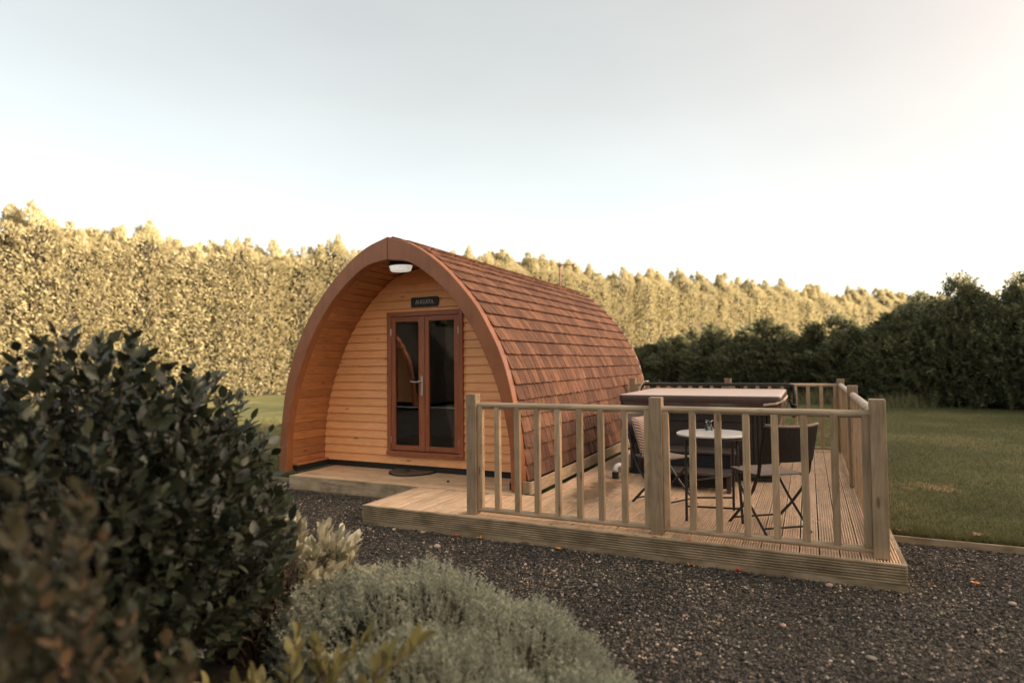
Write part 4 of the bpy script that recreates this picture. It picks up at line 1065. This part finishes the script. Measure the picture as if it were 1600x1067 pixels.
FR_V, FR_F = frond_template()

def conifer_mesh(h, rad, n, seed, frond=.32, spire=1.3, up=.35, bumps=.18, clump=True, tops=0, shell=.38):
    g = np.random.default_rng(seed)
    t = g.random(n)**.85; z = t*h
    a = g.uniform(0, 2*pi, n)
    prof = np.where(z < h-spire, 1.0, np.clip((h-z)/spire, 0, 1)**1.15)*(0.92+.1*np.sin(z*2.2+seed))
    bump = 1+bumps*np.sin(a*3+z*2.7+seed)*np.sin(z*4.3+a*2)
    rr = rad*prof*bump*(1-shell*g.random(n)**2.0)
    P = np.stack([rr*np.cos(a), rr*np.sin(a), z], 1)
    ax = np.stack([np.cos(a), np.sin(a), np.full(n, up)+g.normal(0, .22, n)], 1)
    # near the tip the sprays point upwards
    tip = (z > h-spire*.8)[:, None]; ax = np.where(tip, ax*np.array([.5, .5, 1])+np.array([0, 0, .9]), ax)
    if tops:      # small ragged leaders instead of one clean cone
        m = n//9; which = g.integers(0, tops, m); la = np.array([g.uniform(0, 2*pi) for _ in range(tops)]); lr = np.array([g.uniform(.05, .75) for _ in range(tops)])*rad
        lz = np.array([g.uniform(-.55, .32) for _ in range(tops)]); lz[0] = .42; hh = np.array([g.uniform(.4, .8) for _ in range(tops)])
        t2 = g.random(m); cr2 = .16*(1-t2)+.02; a2 = g.uniform(0, 2*pi, m)
        P[:m, 0] = lr[which]*np.cos(la[which])+cr2*np.cos(a2); P[:m, 1] = lr[which]*np.sin(la[which])+cr2*np.sin(a2); P[:m, 2] = h+lz[which]-hh[which]*(1-t2)
        ax[:m] = np.stack([np.cos(a2)*.6, np.sin(a2)*.6, np.full(m, 1.0)], 1)
    # clumping: pull sprays towards branch ends
    if clump:
        nb = max(40, n//14); cz = g.random(nb)*h; ca = g.uniform(0, 2*pi, nb)
        pick = g.integers(0, nb, n); mask = g.random(n) < .55
        if tops: mask[:n//9] = False
        zz = cz[pick]+g.normal(0, .13, n); aa = ca[pick]+g.normal(0, .16, n)
        pr = np.where(zz < h-spire, 1.0, np.clip((h-zz)/spire, 0, 1)**1.15)
        r2 = rad*pr*(1.08-.25*g.random(n))
        Q = np.stack([r2*np.cos(aa), r2*np.sin(aa), zz], 1); P = np.where(mask[:, None], Q, P)
        ax = np.where(mask[:, None], np.stack([np.cos(aa), np.sin(aa), ax[:, 2]], 1), ax)
    Rm = rand_frames(n, ax, .28, g); S = frond*g.uniform(.6, 1.25, n)
    return place(FR_V, FR_F, P, Rm, S)
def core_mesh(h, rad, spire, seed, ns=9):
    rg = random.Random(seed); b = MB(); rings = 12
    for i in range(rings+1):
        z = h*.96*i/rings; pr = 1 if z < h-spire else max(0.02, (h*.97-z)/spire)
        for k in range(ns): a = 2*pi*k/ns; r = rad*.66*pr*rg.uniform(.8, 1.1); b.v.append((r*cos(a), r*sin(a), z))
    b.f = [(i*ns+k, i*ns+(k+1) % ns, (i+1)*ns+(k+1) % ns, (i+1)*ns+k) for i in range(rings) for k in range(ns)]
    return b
def conifer_variant(h, rad, n, seed, mat, frond, spire, up=.35, trunk=.09, core=True, clump=True, bumps=.18, tops=0, shell=.38):
    V, F = conifer_mesh(h, rad, n, seed, frond, spire, up, bumps, clump, tops, shell)
    fm = mesh_np('foliage', V, F, mat)
    tr = MB().tube([(0, 0, -.1), (0.02, 0, h*.5), (0, 0, h*.94)], [trunk, trunk*.6, .012], 8)
    tm_ = tr.mesh('trunk', M['bark'], smooth=True)
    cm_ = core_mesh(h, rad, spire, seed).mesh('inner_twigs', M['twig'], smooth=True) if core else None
    return fm, tm_, cm_
def plant_tree(var, x, y, sc, rz, name, label, cat, group):
    r = thing(name, label, cat, (x, y, LZ), group, rz); r.scale = sc
    for nm, me in zip(('foliage', 'trunk', 'inner_twigs'), var):
        if me is None: continue
        o = bpy.data.objects.new(nm, me); COL.objects.link(o); o.parent = r
    return r
HA = [conifer_variant(7.25, 1.02, 11000, 100+i, M['hedge'], .165, .75, .30, bumps=.10, tops=7, shell=.22) for i in range(5)]
rg = random.Random(17)
def hedge_label(p):
    d = Vector((p.x, p.y, 1))-CAM; s = d.dot(cr)/d.dot(cf)
    if s < -.62: return 'tall conifer at the far left end of the long sunlit hedge'
    if s < -.32: return 'tall conifer in the sunlit hedge between the left edge and the pod'
    if s < .02: return 'tall conifer in the sunlit hedge, mostly hidden behind the arched pod'
    if s < .34: return 'conifer in the sunlit hedge just right of the pod roof'
    return 'distant conifer in the sunlit hedge, above the shaded conifers at right'
p0 = Vector((-18.86, 16.97)); dh = Vector((.55, .836)).normalized()
k = -13.5; i = 0
while k < 72:
    p = p0+dh*k+Vector((-dh.y, dh.x))*-(-.5+rg.uniform(-.18, .18)) if False else p0+dh*k+Vector((-dh.y, dh.x))*(.8+rg.uniform(-.18, .18))
    hs = .955+rg.uniform(-.06, .08)
    plant_tree(HA[rg.randrange(5)], p.x, p.y, (rg.uniform(.95, 1.15), rg.uniform(.95, 1.15), hs), rg.uniform(0, 6.28), 'conifer_tree',
               hedge_label(p), 'tree', 'conifers in the long sunlit hedge')
    k += .92+ (0.004*max(0, k)); i += 1

# looser conifers across the lawn on the right, shade painted into their foliage
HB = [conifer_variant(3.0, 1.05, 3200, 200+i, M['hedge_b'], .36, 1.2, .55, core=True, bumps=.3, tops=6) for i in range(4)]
def dark_label(x):
    if x < 1: return 'low shaded conifer behind the hot tub cover and rear handrail'
    if x < 6.5: return 'shaded conifer across the lawn in front of the sunlit hedge'
    return 'shaded conifer with ragged top at the right edge, against the sky'
rowb = [(-3.9, 23.3, 1.5), (-2.6, 22.7, 1.75), (-1.2, 22.1, 2.0), (.2, 21.4, 2.2), (1.5, 20.7, 2.05), (2.7, 20.1, 2.2), (3.8, 19.5, 1.95), (4.9, 18.9, 2.2), (6.0, 18.3, 2.35), (6.9, 17.7, 2.6), (7.9, 17.3, 2.95), (8.9, 16.8, 2.85), (9.8, 16.3, 2.55), (10.8, 15.8, 2.65)]
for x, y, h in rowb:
    plant_tree(HB[rg.randrange(4)], x, y, (1.12, 1.12, (h+.2)/3.0), rg.uniform(0, 6.28), 'conifer_tree', dark_label(x), 'tree', 'shaded conifers across the lawn')
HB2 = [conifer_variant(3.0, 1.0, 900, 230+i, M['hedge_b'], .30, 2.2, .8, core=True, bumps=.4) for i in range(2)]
# tall trees standing beyond the right of the picture, between the sun and the pod
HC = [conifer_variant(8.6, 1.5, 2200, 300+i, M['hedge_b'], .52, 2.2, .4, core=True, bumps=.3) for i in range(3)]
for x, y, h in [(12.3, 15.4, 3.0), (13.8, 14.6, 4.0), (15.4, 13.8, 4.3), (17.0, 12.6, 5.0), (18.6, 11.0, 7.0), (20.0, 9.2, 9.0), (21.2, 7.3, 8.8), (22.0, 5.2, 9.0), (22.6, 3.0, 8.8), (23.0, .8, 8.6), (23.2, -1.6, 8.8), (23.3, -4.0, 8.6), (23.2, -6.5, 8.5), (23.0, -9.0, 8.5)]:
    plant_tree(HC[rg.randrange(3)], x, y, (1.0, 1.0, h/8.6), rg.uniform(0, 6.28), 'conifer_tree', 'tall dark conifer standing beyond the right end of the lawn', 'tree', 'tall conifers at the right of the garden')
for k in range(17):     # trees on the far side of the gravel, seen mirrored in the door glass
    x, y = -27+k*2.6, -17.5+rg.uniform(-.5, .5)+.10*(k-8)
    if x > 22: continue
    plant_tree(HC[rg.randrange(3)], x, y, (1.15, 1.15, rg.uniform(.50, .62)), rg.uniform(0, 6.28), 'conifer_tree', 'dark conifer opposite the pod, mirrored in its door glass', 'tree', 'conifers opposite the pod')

# ------------------------------------------------------------------ shrubs in the foreground
def shrub(name, label, cat, base, tips, leafm, stemm, leaf_len, per_tip, n_parts, spread=.5, upb=.35, stem_r=.006, width=1.0, along=.24, leafname='leaf', seed=1, group=None, lean=1.0):
    """a plant grown from stems: every tip carries leaves along its last stretch"""
    g = np.random.default_rng(seed); rg = random.Random(seed)
    r = thing(name, label, cat, base, group)
    LV = LEAF_V.copy(); LV[:, 0] *= width
    st_ = MB(); P, A, S = [], [], []
    for t in tips:
        t = Vector(t); b0 = Vector(base)+Vector((rg.uniform(-.12, .12), rg.uniform(-.12, .12), 0))
        mid = b0.lerp(t, .55)+Vector((rg.uniform(-.08, .08), rg.uniform(-.08, .08), .05)); mid.z = min(mid.z, t.z+.05)
        path = [b0, b0.lerp(mid, .5)+Vector((0, 0, .04)), mid, mid.lerp(t, .55)+Vector((rg.uniform(-.02, .02), rg.uniform(-.02, .02), .03)), t]
        st_.tube(path, [stem_r*1.8, stem_r*1.4, stem_r, stem_r*.8, stem_r*.4], 5)
        d = (t-mid).normalized(); out = Vector((t.x-base[0], t.y-base[1], 0)).normalized() if (Vector((t.x-base[0], t.y-base[1], 0)).length > .01) else Vector((1, 0, 0))
        for k in range(per_tip):
            f = (k+rg.random()*.7)/per_tip; p = t-(d*along*(1-f))
            ang = k*2.4+rg.uniform(-.4, .4); x = d.orthogonal().normalized(); y = d.cross(x)
            side = x*cos(ang)+y*sin(ang)
            ax = (side*(1.0-.45*f)+d*(.45+.8*f)*lean+Vector((0, 0, upb))+Vector((rg.gauss(0, .15), rg.gauss(0, .15), rg.gauss(0, .15)))).normalized()
            P.append(p); A.append(ax); S.append(leaf_len*rg.uniform(.5, 1.25))
    link('stem', st_.mesh('stem', stemm, smooth=True), r)
    P = np.array([tuple(p) for p in P]); A = np.array([tuple(a) for a in A]); S = np.array(S); n = len(P)
    # frames: leaf upper side looks up
    y = A; up = np.array([0, 0, 1.0])+g.normal(0, .35, (n, 3)); x = np.cross(y, up); x /= np.linalg.norm(x, axis=1, keepdims=True)+1e-9; z = np.cross(x, y)
    Rm = np.stack([x, y, z], 2)
    dd = ((P-np.array(CAM))**2).sum(1)/(S**2); order = np.argsort(dd)
    one = order[:n_parts]; rest = order[n_parts:]
    if n_parts:
        lme = [mesh_np('leaf', LV*np.array([1, 1, c]), LEAF_F, leafm, smooth=True) for c in (1, 2.5, -1.2)]
        for i in one:
            o = link(leafname, lme[i % 3], r); Mx = Matrix([list(Rm[i, 0]*S[i])+[P[i, 0]], list(Rm[i, 1]*S[i])+[P[i, 1]], list(Rm[i, 2]*S[i])+[P[i, 2]], [0, 0, 0, 1]])
            o.matrix_basis = Mx
    if len(rest):
        V, F = place(LV, LEAF_F, P[rest], Rm[rest], S[rest]); tag(link('foliage', mesh_np('foliage', V, F, leafm, smooth=True), r), kind='stuff')
    return r
def ell_tips(n, c, rad, seed, zmin=-.1, inner=.35, upper=True):
    rg = random.Random(seed); out = []
    while len(out) < n:
        v = Vector((rg.gauss(0, 1), rg.gauss(0, 1), rg.gauss(0, 1))).normalized()*(1-inner*rg.random()**1.5)
        p = Vector((c[0]+v.x*rad[0], c[1]+v.y*rad[1], c[2]+v.z*rad[2]))
        if p.z > zmin: out.append(p)
    return out
# big dark laurel
c = from_cam(2.5, -1.78, .60)
tips = ell_tips(600, c, (.88, .88, .80), 1, 0.0)
c = from_cam(2.9, -1.60, .46); tips += ell_tips(140, c, (.58, .58, .74), 2, 0.0)
rgl = random.Random(9)
for lat, dep, z in ((-1.62, 2.2, 1.40), (-1.50, 2.25, 1.36), (-1.40, 2.3, 1.42), (-1.95, 2.3, 1.37), (-1.75, 2.2, 1.34), (-1.32, 2.4, 1.26), (-1.3, 2.5, 1.18), (-2.1, 2.4, 1.36), (-1.22, 2.6, 1.06), (-2.3, 2.45, 1.34)): tips.append(from_cam(dep, lat, z))
shrub('laurel_bush', 'big dark green glossy leaved bush filling the left foreground', 'bush', tuple(from_cam(2.5, -1.65, GZ)), tips, M['laurel'], M['dark_stem'], .064, 30, 298, seed=3, stem_r=.005, along=.46, upb=.08, lean=.55)
# smaller-leaved dark shrub at its right side
c = from_cam(3.05, -1.44, .30)
tips = ell_tips(190, c, (.37, .37, .68), 5, -.05)
for lat, dep, z in ((-1.26, 3.0, .92), (-1.18, 3.0, .78), (-1.12, 3.05, .60), (-1.35, 3.0, 1.02)): tips.append(from_cam(dep, lat, z))
shrub('small_leaved_shrub', 'olive green small leaved shrub growing out of the right side of the dark bush', 'shrub', tuple(from_cam(3.1, -1.3, GZ)), tips, M['laurel_s'], M['bark'], .058, 18, 290, seed=6, stem_r=.004, along=.22)
# blurred reddish plant, nearest the camera
c = from_cam(1.22, -.96, .55)
tips = ell_tips(110, c, (.33, .33, .50), 7, -.1, .6)
shrub('olive_shrub', 'out of focus olive and rust coloured shrub in the bottom left corner', 'shrub', tuple(from_cam(1.25, -.95, GZ)), tips, M['near'], M['dark_stem'], .045, 34, 290, seed=8, stem_r=.003, along=.4, lean=.6)
# pale variegated shrub
c = from_cam(3.45, -1.20, .06)
tips = ell_tips(160, c, (.44, .44, .36), 11, -.12, .5)
shrub('pale_shrub', 'low shrub with cream edged pale leaves beside the gravel, left of the silver mound', 'shrub', tuple(from_cam(3.5, -1.2, GZ)), tips, M['pale'], M['bark'], .075, 13, 290, seed=12, stem_r=.004, along=.13, upb=.7)
# yellow mottled plant
tips = [from_cam(2.02+.1*sin(k*2.1), -.64+.022*k*(1 if k % 2 else -1), .24+.13*cos(k*1.7)) for k in range(17)]
shrub('spotted_laurel', 'low plant with long yellow mottled leaves in front of the silver mound', 'plant', tuple(from_cam(2.05, -.70, GZ)), tips, M['yellow'], M['bark'], .070, 14, 200, seed=14, stem_r=.004, along=.17, upb=.8, width=.85)

# silver cushion (cotton lavender)
def silver_mound(name, label, blobs, n, seed, group=None):
    g = np.random.default_rng(seed); r = thing(name, label, 'shrub', (blobs[0][0], blobs[0][1], GZ), group)
    T, Fq = [], []
    def tri(a, b, c): i = len(T); T.extend([a, b, c]); Fq.append((i, i+1, i+2))
    for s in (0, 1):
        w = (.035, 0, 0) if s == 0 else (0, 0, .035)
        tri((-w[0], 0, -w[2]), (w[0], 0, w[2]), (0, 1, 0))
    for k in range(9):
        t = .12+.09*k; a = k*2.4; l = .24*(1-.45*t); e = np.array((cos(a), .9, sin(a)))*l
        tri((0, t-.04, 0), (0, t+.05, 0), (e[0], t+e[1], e[2]))
    T = np.array(T, float); Fq = np.array(Fq)
    P, A = [], []
    tot = sum(b[3]*b[4] for b in blobs)
    for (x, y, z, rx_, ry_, rz_) in blobs:
        m = int(n*rx_*ry_/tot); v = g.normal(0, 1, (m, 3)); v /= np.linalg.norm(v, axis=1, keepdims=True); v[:, 2] = np.abs(v[:, 2])*1.0-.12
        lump = 1+.13*np.sin(v[:, 0]*7+x*9)*np.sin(v[:, 1]*8+1)+.06*np.sin(v[:, 0]*19)*np.sin(v[:, 1]*17)
        rr = lump*(1-.28*g.random(m)**1.6)
        P.append(np.stack([x+v[:, 0]*rx_*rr, y+v[:, 1]*ry_*rr, z+v[:, 2]*rz_*rr], 1)); A.append(v*.75+np.array([0, 0, .75]))
    P = np.concatenate(P); A = np.concatenate(A); k = P[:, 2] > GZ-.02; P, A = P[k], A[k]
    Rm = rand_frames(len(P), A, .16, g); S = .075*g.uniform(.55, 1.3, len(P))
    V, F = place(T, Fq, P, Rm, S); tag(link('foliage', mesh_np('foliage', V, F, M['silver']), r), kind='stuff')
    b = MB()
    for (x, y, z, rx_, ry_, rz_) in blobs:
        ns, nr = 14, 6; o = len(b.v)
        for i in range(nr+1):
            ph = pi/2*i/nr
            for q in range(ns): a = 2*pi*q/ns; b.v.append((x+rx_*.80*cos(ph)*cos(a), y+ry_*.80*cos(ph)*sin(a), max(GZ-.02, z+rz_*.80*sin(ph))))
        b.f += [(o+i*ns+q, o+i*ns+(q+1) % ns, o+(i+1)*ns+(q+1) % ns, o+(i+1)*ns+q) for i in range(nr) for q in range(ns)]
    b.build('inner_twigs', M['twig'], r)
    return r
def fc(dep, lat): v = from_cam(dep, lat, 0); return v.x, v.y
bl = []
for dep, lat, z, rr, rz_ in ((2.88, -.48, -.10, .54, .41), (2.72, -.04, -.14, .47, .32), (2.35, -.35, -.12, .48, .34), (2.30, .20, -.16, .40, .24), (3.05, -.82, -.12, .36, .34), (2.1, -.05, -.14, .40, .27), (3.0, -.18, -.16, .34, .24)):
    x, y = fc(dep, lat); bl.append((x, y, z, rr, rr*.9, rz_))
silver_mound('silver_cushion_shrub', 'low silvery grey feathery mound along the edge of the gravel in the foreground', bl, 21000, 31)
# soil bed under the shrubs, slightly raised
pts = [fc(*q) for q in ((.5, -1.4), (.6, .25), (1.6, .42), (2.3, .48), (2.9, .22), (3.25, -.3), (3.6, -.75), (4.3, -1.2), (4.3, -1.9), (3.6, -2.6), (2.2, -3.2), (1.0, -2.6))]
b = MB(); m_ = len(pts); b.v = [(x, y, GZ+.012) for x, y in pts]+[(x, y, GZ-.05) for x, y in pts]; b.f = [tuple(range(m_))]+[(k, (k+1) % m_, m_+(k+1) % m_, m_+k) for k in range(m_)]
tag(b.build('flower_bed', M['soil']), kind='structure')

# ------------------------------------------------------------------ small things lying about
def px_stone(x, y, r, m, label, seed, flat=.6):
    r *= .8
    tag(centred(blob('stone', m, (x, y, GZ+r*flat*.55), r, seed, flat=flat, sub=2)), label, 'stone')
px_stone(1.02, -.36, .036, M['pebble_pale'], 'largest pale flat stone on the gravel, in front of the left end of the deck', 1)
px_stone(.41, -.085, .024, M['pebble_pale'], 'cream pebble lying against the deck fascia near its left corner', 2)
px_stone(.68, -.06, .024, M['pebble_pink'], 'rounded buff pebble touching the deck fascia left of the first post', 3)
px_stone(1.16, -.45, .024, M['pebble_grey'], 'dull grey pebble just right of the largest pale stone', 4)
px_stone(2.39, -.66, .024, M['pebble_grey'], 'grey pebble on the gravel in front of the middle post', 5)
px_stone(4.67, .01, .026, M['pebble_pale'], 'yellowish pebble alone on the dark gravel at the right edge', 6)
px_stone(3.49, -.83, .022, M['pebble_pink'], 'small pink pebble on the gravel below the right half of the deck', 7)
px_stone(3.73, -.08, .028, M['pebble_pink'], 'pinkish pebble under the deck corner at the right post', 8)
px_stone(3.88, -1.06, .030, M['pebble_grey'], 'broad grey half buried pebble low on the dark gravel at right', 9, .4)
px_stone(2.05, -.52, .020, M['pebble_pink'], 'pink pebble on the gravel right of the silver mound', 10)
px_stone(3.02, -1.35, .018, M['pebble_pale'], 'small round cream pebble near the sandstone at the bottom edge', 12)
def dead_leaf(x, y, z, m, label, seed, s=.03):
    rg = random.Random(seed); n = 9; b = MB(); a0 = rg.uniform(0, 6.28)
    ring = [(x+s*(1.0 if k % 2 else .55)*cos(a0+2*pi*k/n)*rg.uniform(.8, 1.1), y+s*(1.0 if k % 2 else .55)*sin(a0+2*pi*k/n)*rg.uniform(.8, 1.1), z+rg.uniform(.001, s*.5)) for k in range(n)]
    b.v = ring+[(x, y, z+.004)]+[(p[0], p[1], p[2]+.0012) for p in ring]+[(x, y, z+.0052)]
    b.f = [(k, (k+1) % n, n) for k in range(n)]+[(n+1+k, 2*n+1, n+1+(k+1) % n) for k in range(n)]+[(k, n+1+k, n+1+(k+1) % n, (k+1) % n) for k in range(n)]
    tag(centred(b.build('fallen_leaf', m)), label, 'leaf')
dead_leaf(1.21, -.03, GZ+.008, M['leaf_orange'], 'bright orange fallen leaf on the gravel against the deck below the first post', 1, .036)
dead_leaf(1.0, -.03, GZ+.008, M['leaf_red'], 'tiny red fallen leaf on the gravel left of the orange leaf', 2, .022)
dead_leaf(1.90, -.04, GZ+.008, M['leaf_orange'], 'small orange leaf on the gravel below the spindles left of the middle post', 3, .022)
dead_leaf(3.19, -.03, GZ+.008, M['leaf_red'], 'red star shaped leaf on the gravel against the deck fascia', 4, .034)
dead_leaf(2.87, -.03, GZ+.008, M['leaf_brown'], 'crumpled brown red leaf on the gravel below the middle post', 5, .036)
dead_leaf(2.86, .012, .002, M['leaf_red'], 'red brown leaf scrap on the deck edge right of the middle post', 6, .020)
dead_leaf(2.62, .014, .002, M['leaf_brown'], 'curled brown leaf on the deck edge in front of the middle post', 7, .024)
dead_leaf(4.08, .35, .002, M['leaf_brown'], 'brown leaf on the outer deck board right of the corner post', 8, .022)
dead_leaf(4.55, .30, GZ+.01, M['leaf_orange'], 'orange brown leaf on the dark gravel right of the deck corner', 9, .034)
dead_leaf(4.78, 1.35, LZ+.03, M['leaf_brown'], 'russet leaf lying on the grass just behind the timber edging', 10, .045)
dead_leaf(4.25, 1.30, LZ+.03, M['leaf_brown'], 'brown leaf on the grass beside the deck', 11, .035)
sx, sy = fc(2.62, .62)
ro = blob('edging_rock', M['sandstone'], (0, 0, 0), .16, 41, flat=.42, sub=3); ro.location = (*fc(2.52, .60), GZ+.01); ro.rotation_euler = (0, 0, .1); ro.scale = (1.3, .6, 1)
tag(ro, 'pale sandstone rock at the bottom edge right of the silver mound', 'rock')

# tufts at the foot of the far conifers
def tuft(x, y, h, n, seed, m, label, cat='grass tuft', name='grass_tuft', w=.45):
    g = np.random.default_rng(seed); T = np.array([(-.02, 0, 0), (.02, 0, 0), (.0, 1, .15)]); F = np.array([(0, 1, 2)])
    P = np.stack([g.normal(x, w, n), g.normal(y, .18, n), np.full(n, LZ)], 1); A = np.stack([g.normal(0, .35, n), g.normal(0, .35, n), np.ones(n)], 1)
    V, F = place(T, F, P, rand_frames(n, A, .1, g), h*g.uniform(.5, 1.2, n)); tag(centred(link(name, mesh_np(name, V, F, m))), label, cat)
tuft(6.15, 16.6, .42, 900, 1, M['tuft'], 'pale uncut grass at the foot of the dark conifers, right of the deck', w=.4)
tuft(4.0, 17.6, .50, 700, 2, M['tuft'], 'pale uncut grass tuft under the dark conifers behind the rear handrail')
tuft(-1.3, 20.9, .50, 500, 3, M['orange_plant'], 'orange leaved clump at the foot of the shaded conifers above the tub cover', 'plant', 'orange_clump', w=.28)

# second pod opposite, mirrored in the glass of the door
pod2 = thing('glamping_pod', 'second arched pod opposite, seen only as a reflection in the door glass', 'pod', (-8.6, -10.4, 0), rotz=pi)
for ch in list(pod.children):
    if ch.name.split('.')[0] in ('shingle', 'curtain', 'shingle_field', 'ridge_cap', 'cladding_board', 'lining_board', 'joist'): continue
    c_ = ch.copy(); COL.objects.link(c_); c_.parent = pod2; c_.matrix_parent_inverse = root_inv(pod)
    for g_ in list(ch.children):
        d_ = g_.copy(); COL.objects.link(d_); d_.parent = c_
b = MB(); n = 30
for z0, z1 in gable_rows():
    bb = [(L_(z0), YG-.02, z0), (R_(z0), YG-.02, z0), (R_(z0), YG+.003, z0), (L_(z0), YG+.003, z0), (L_(z1), YG-.006, z1), (R_(z1), YG-.006, z1), (R_(z1), YG+.003, z1), (L_(z1), YG+.003, z1)]
    if not (z0 >= 1.80 or z1 <= .18): 
        b.hex([(L_(z0), YG-.02, z0), (DX0, YG-.02, z0), (DX0, YG+.003, z0), (L_(z0), YG+.003, z0), (L_(z1), YG-.006, z1), (DX0, YG-.006, z1), (DX0, YG+.003, z1), (L_(z1), YG+.003, z1)])
        b.hex([(DX1, YG-.02, z0), (R_(z0), YG-.02, z0), (R_(z0), YG+.003, z0), (DX1, YG+.003, z0), (DX1, YG-.006, z1), (R_(z1), YG-.006, z1), (R_(z1), YG+.003, z1), (DX1, YG+.003, z1)])
    else: b.hex(bb)
o = b.build('cladding', M['clad']); o.parent = pod2; o.matrix_parent_inverse = root_inv(pod)
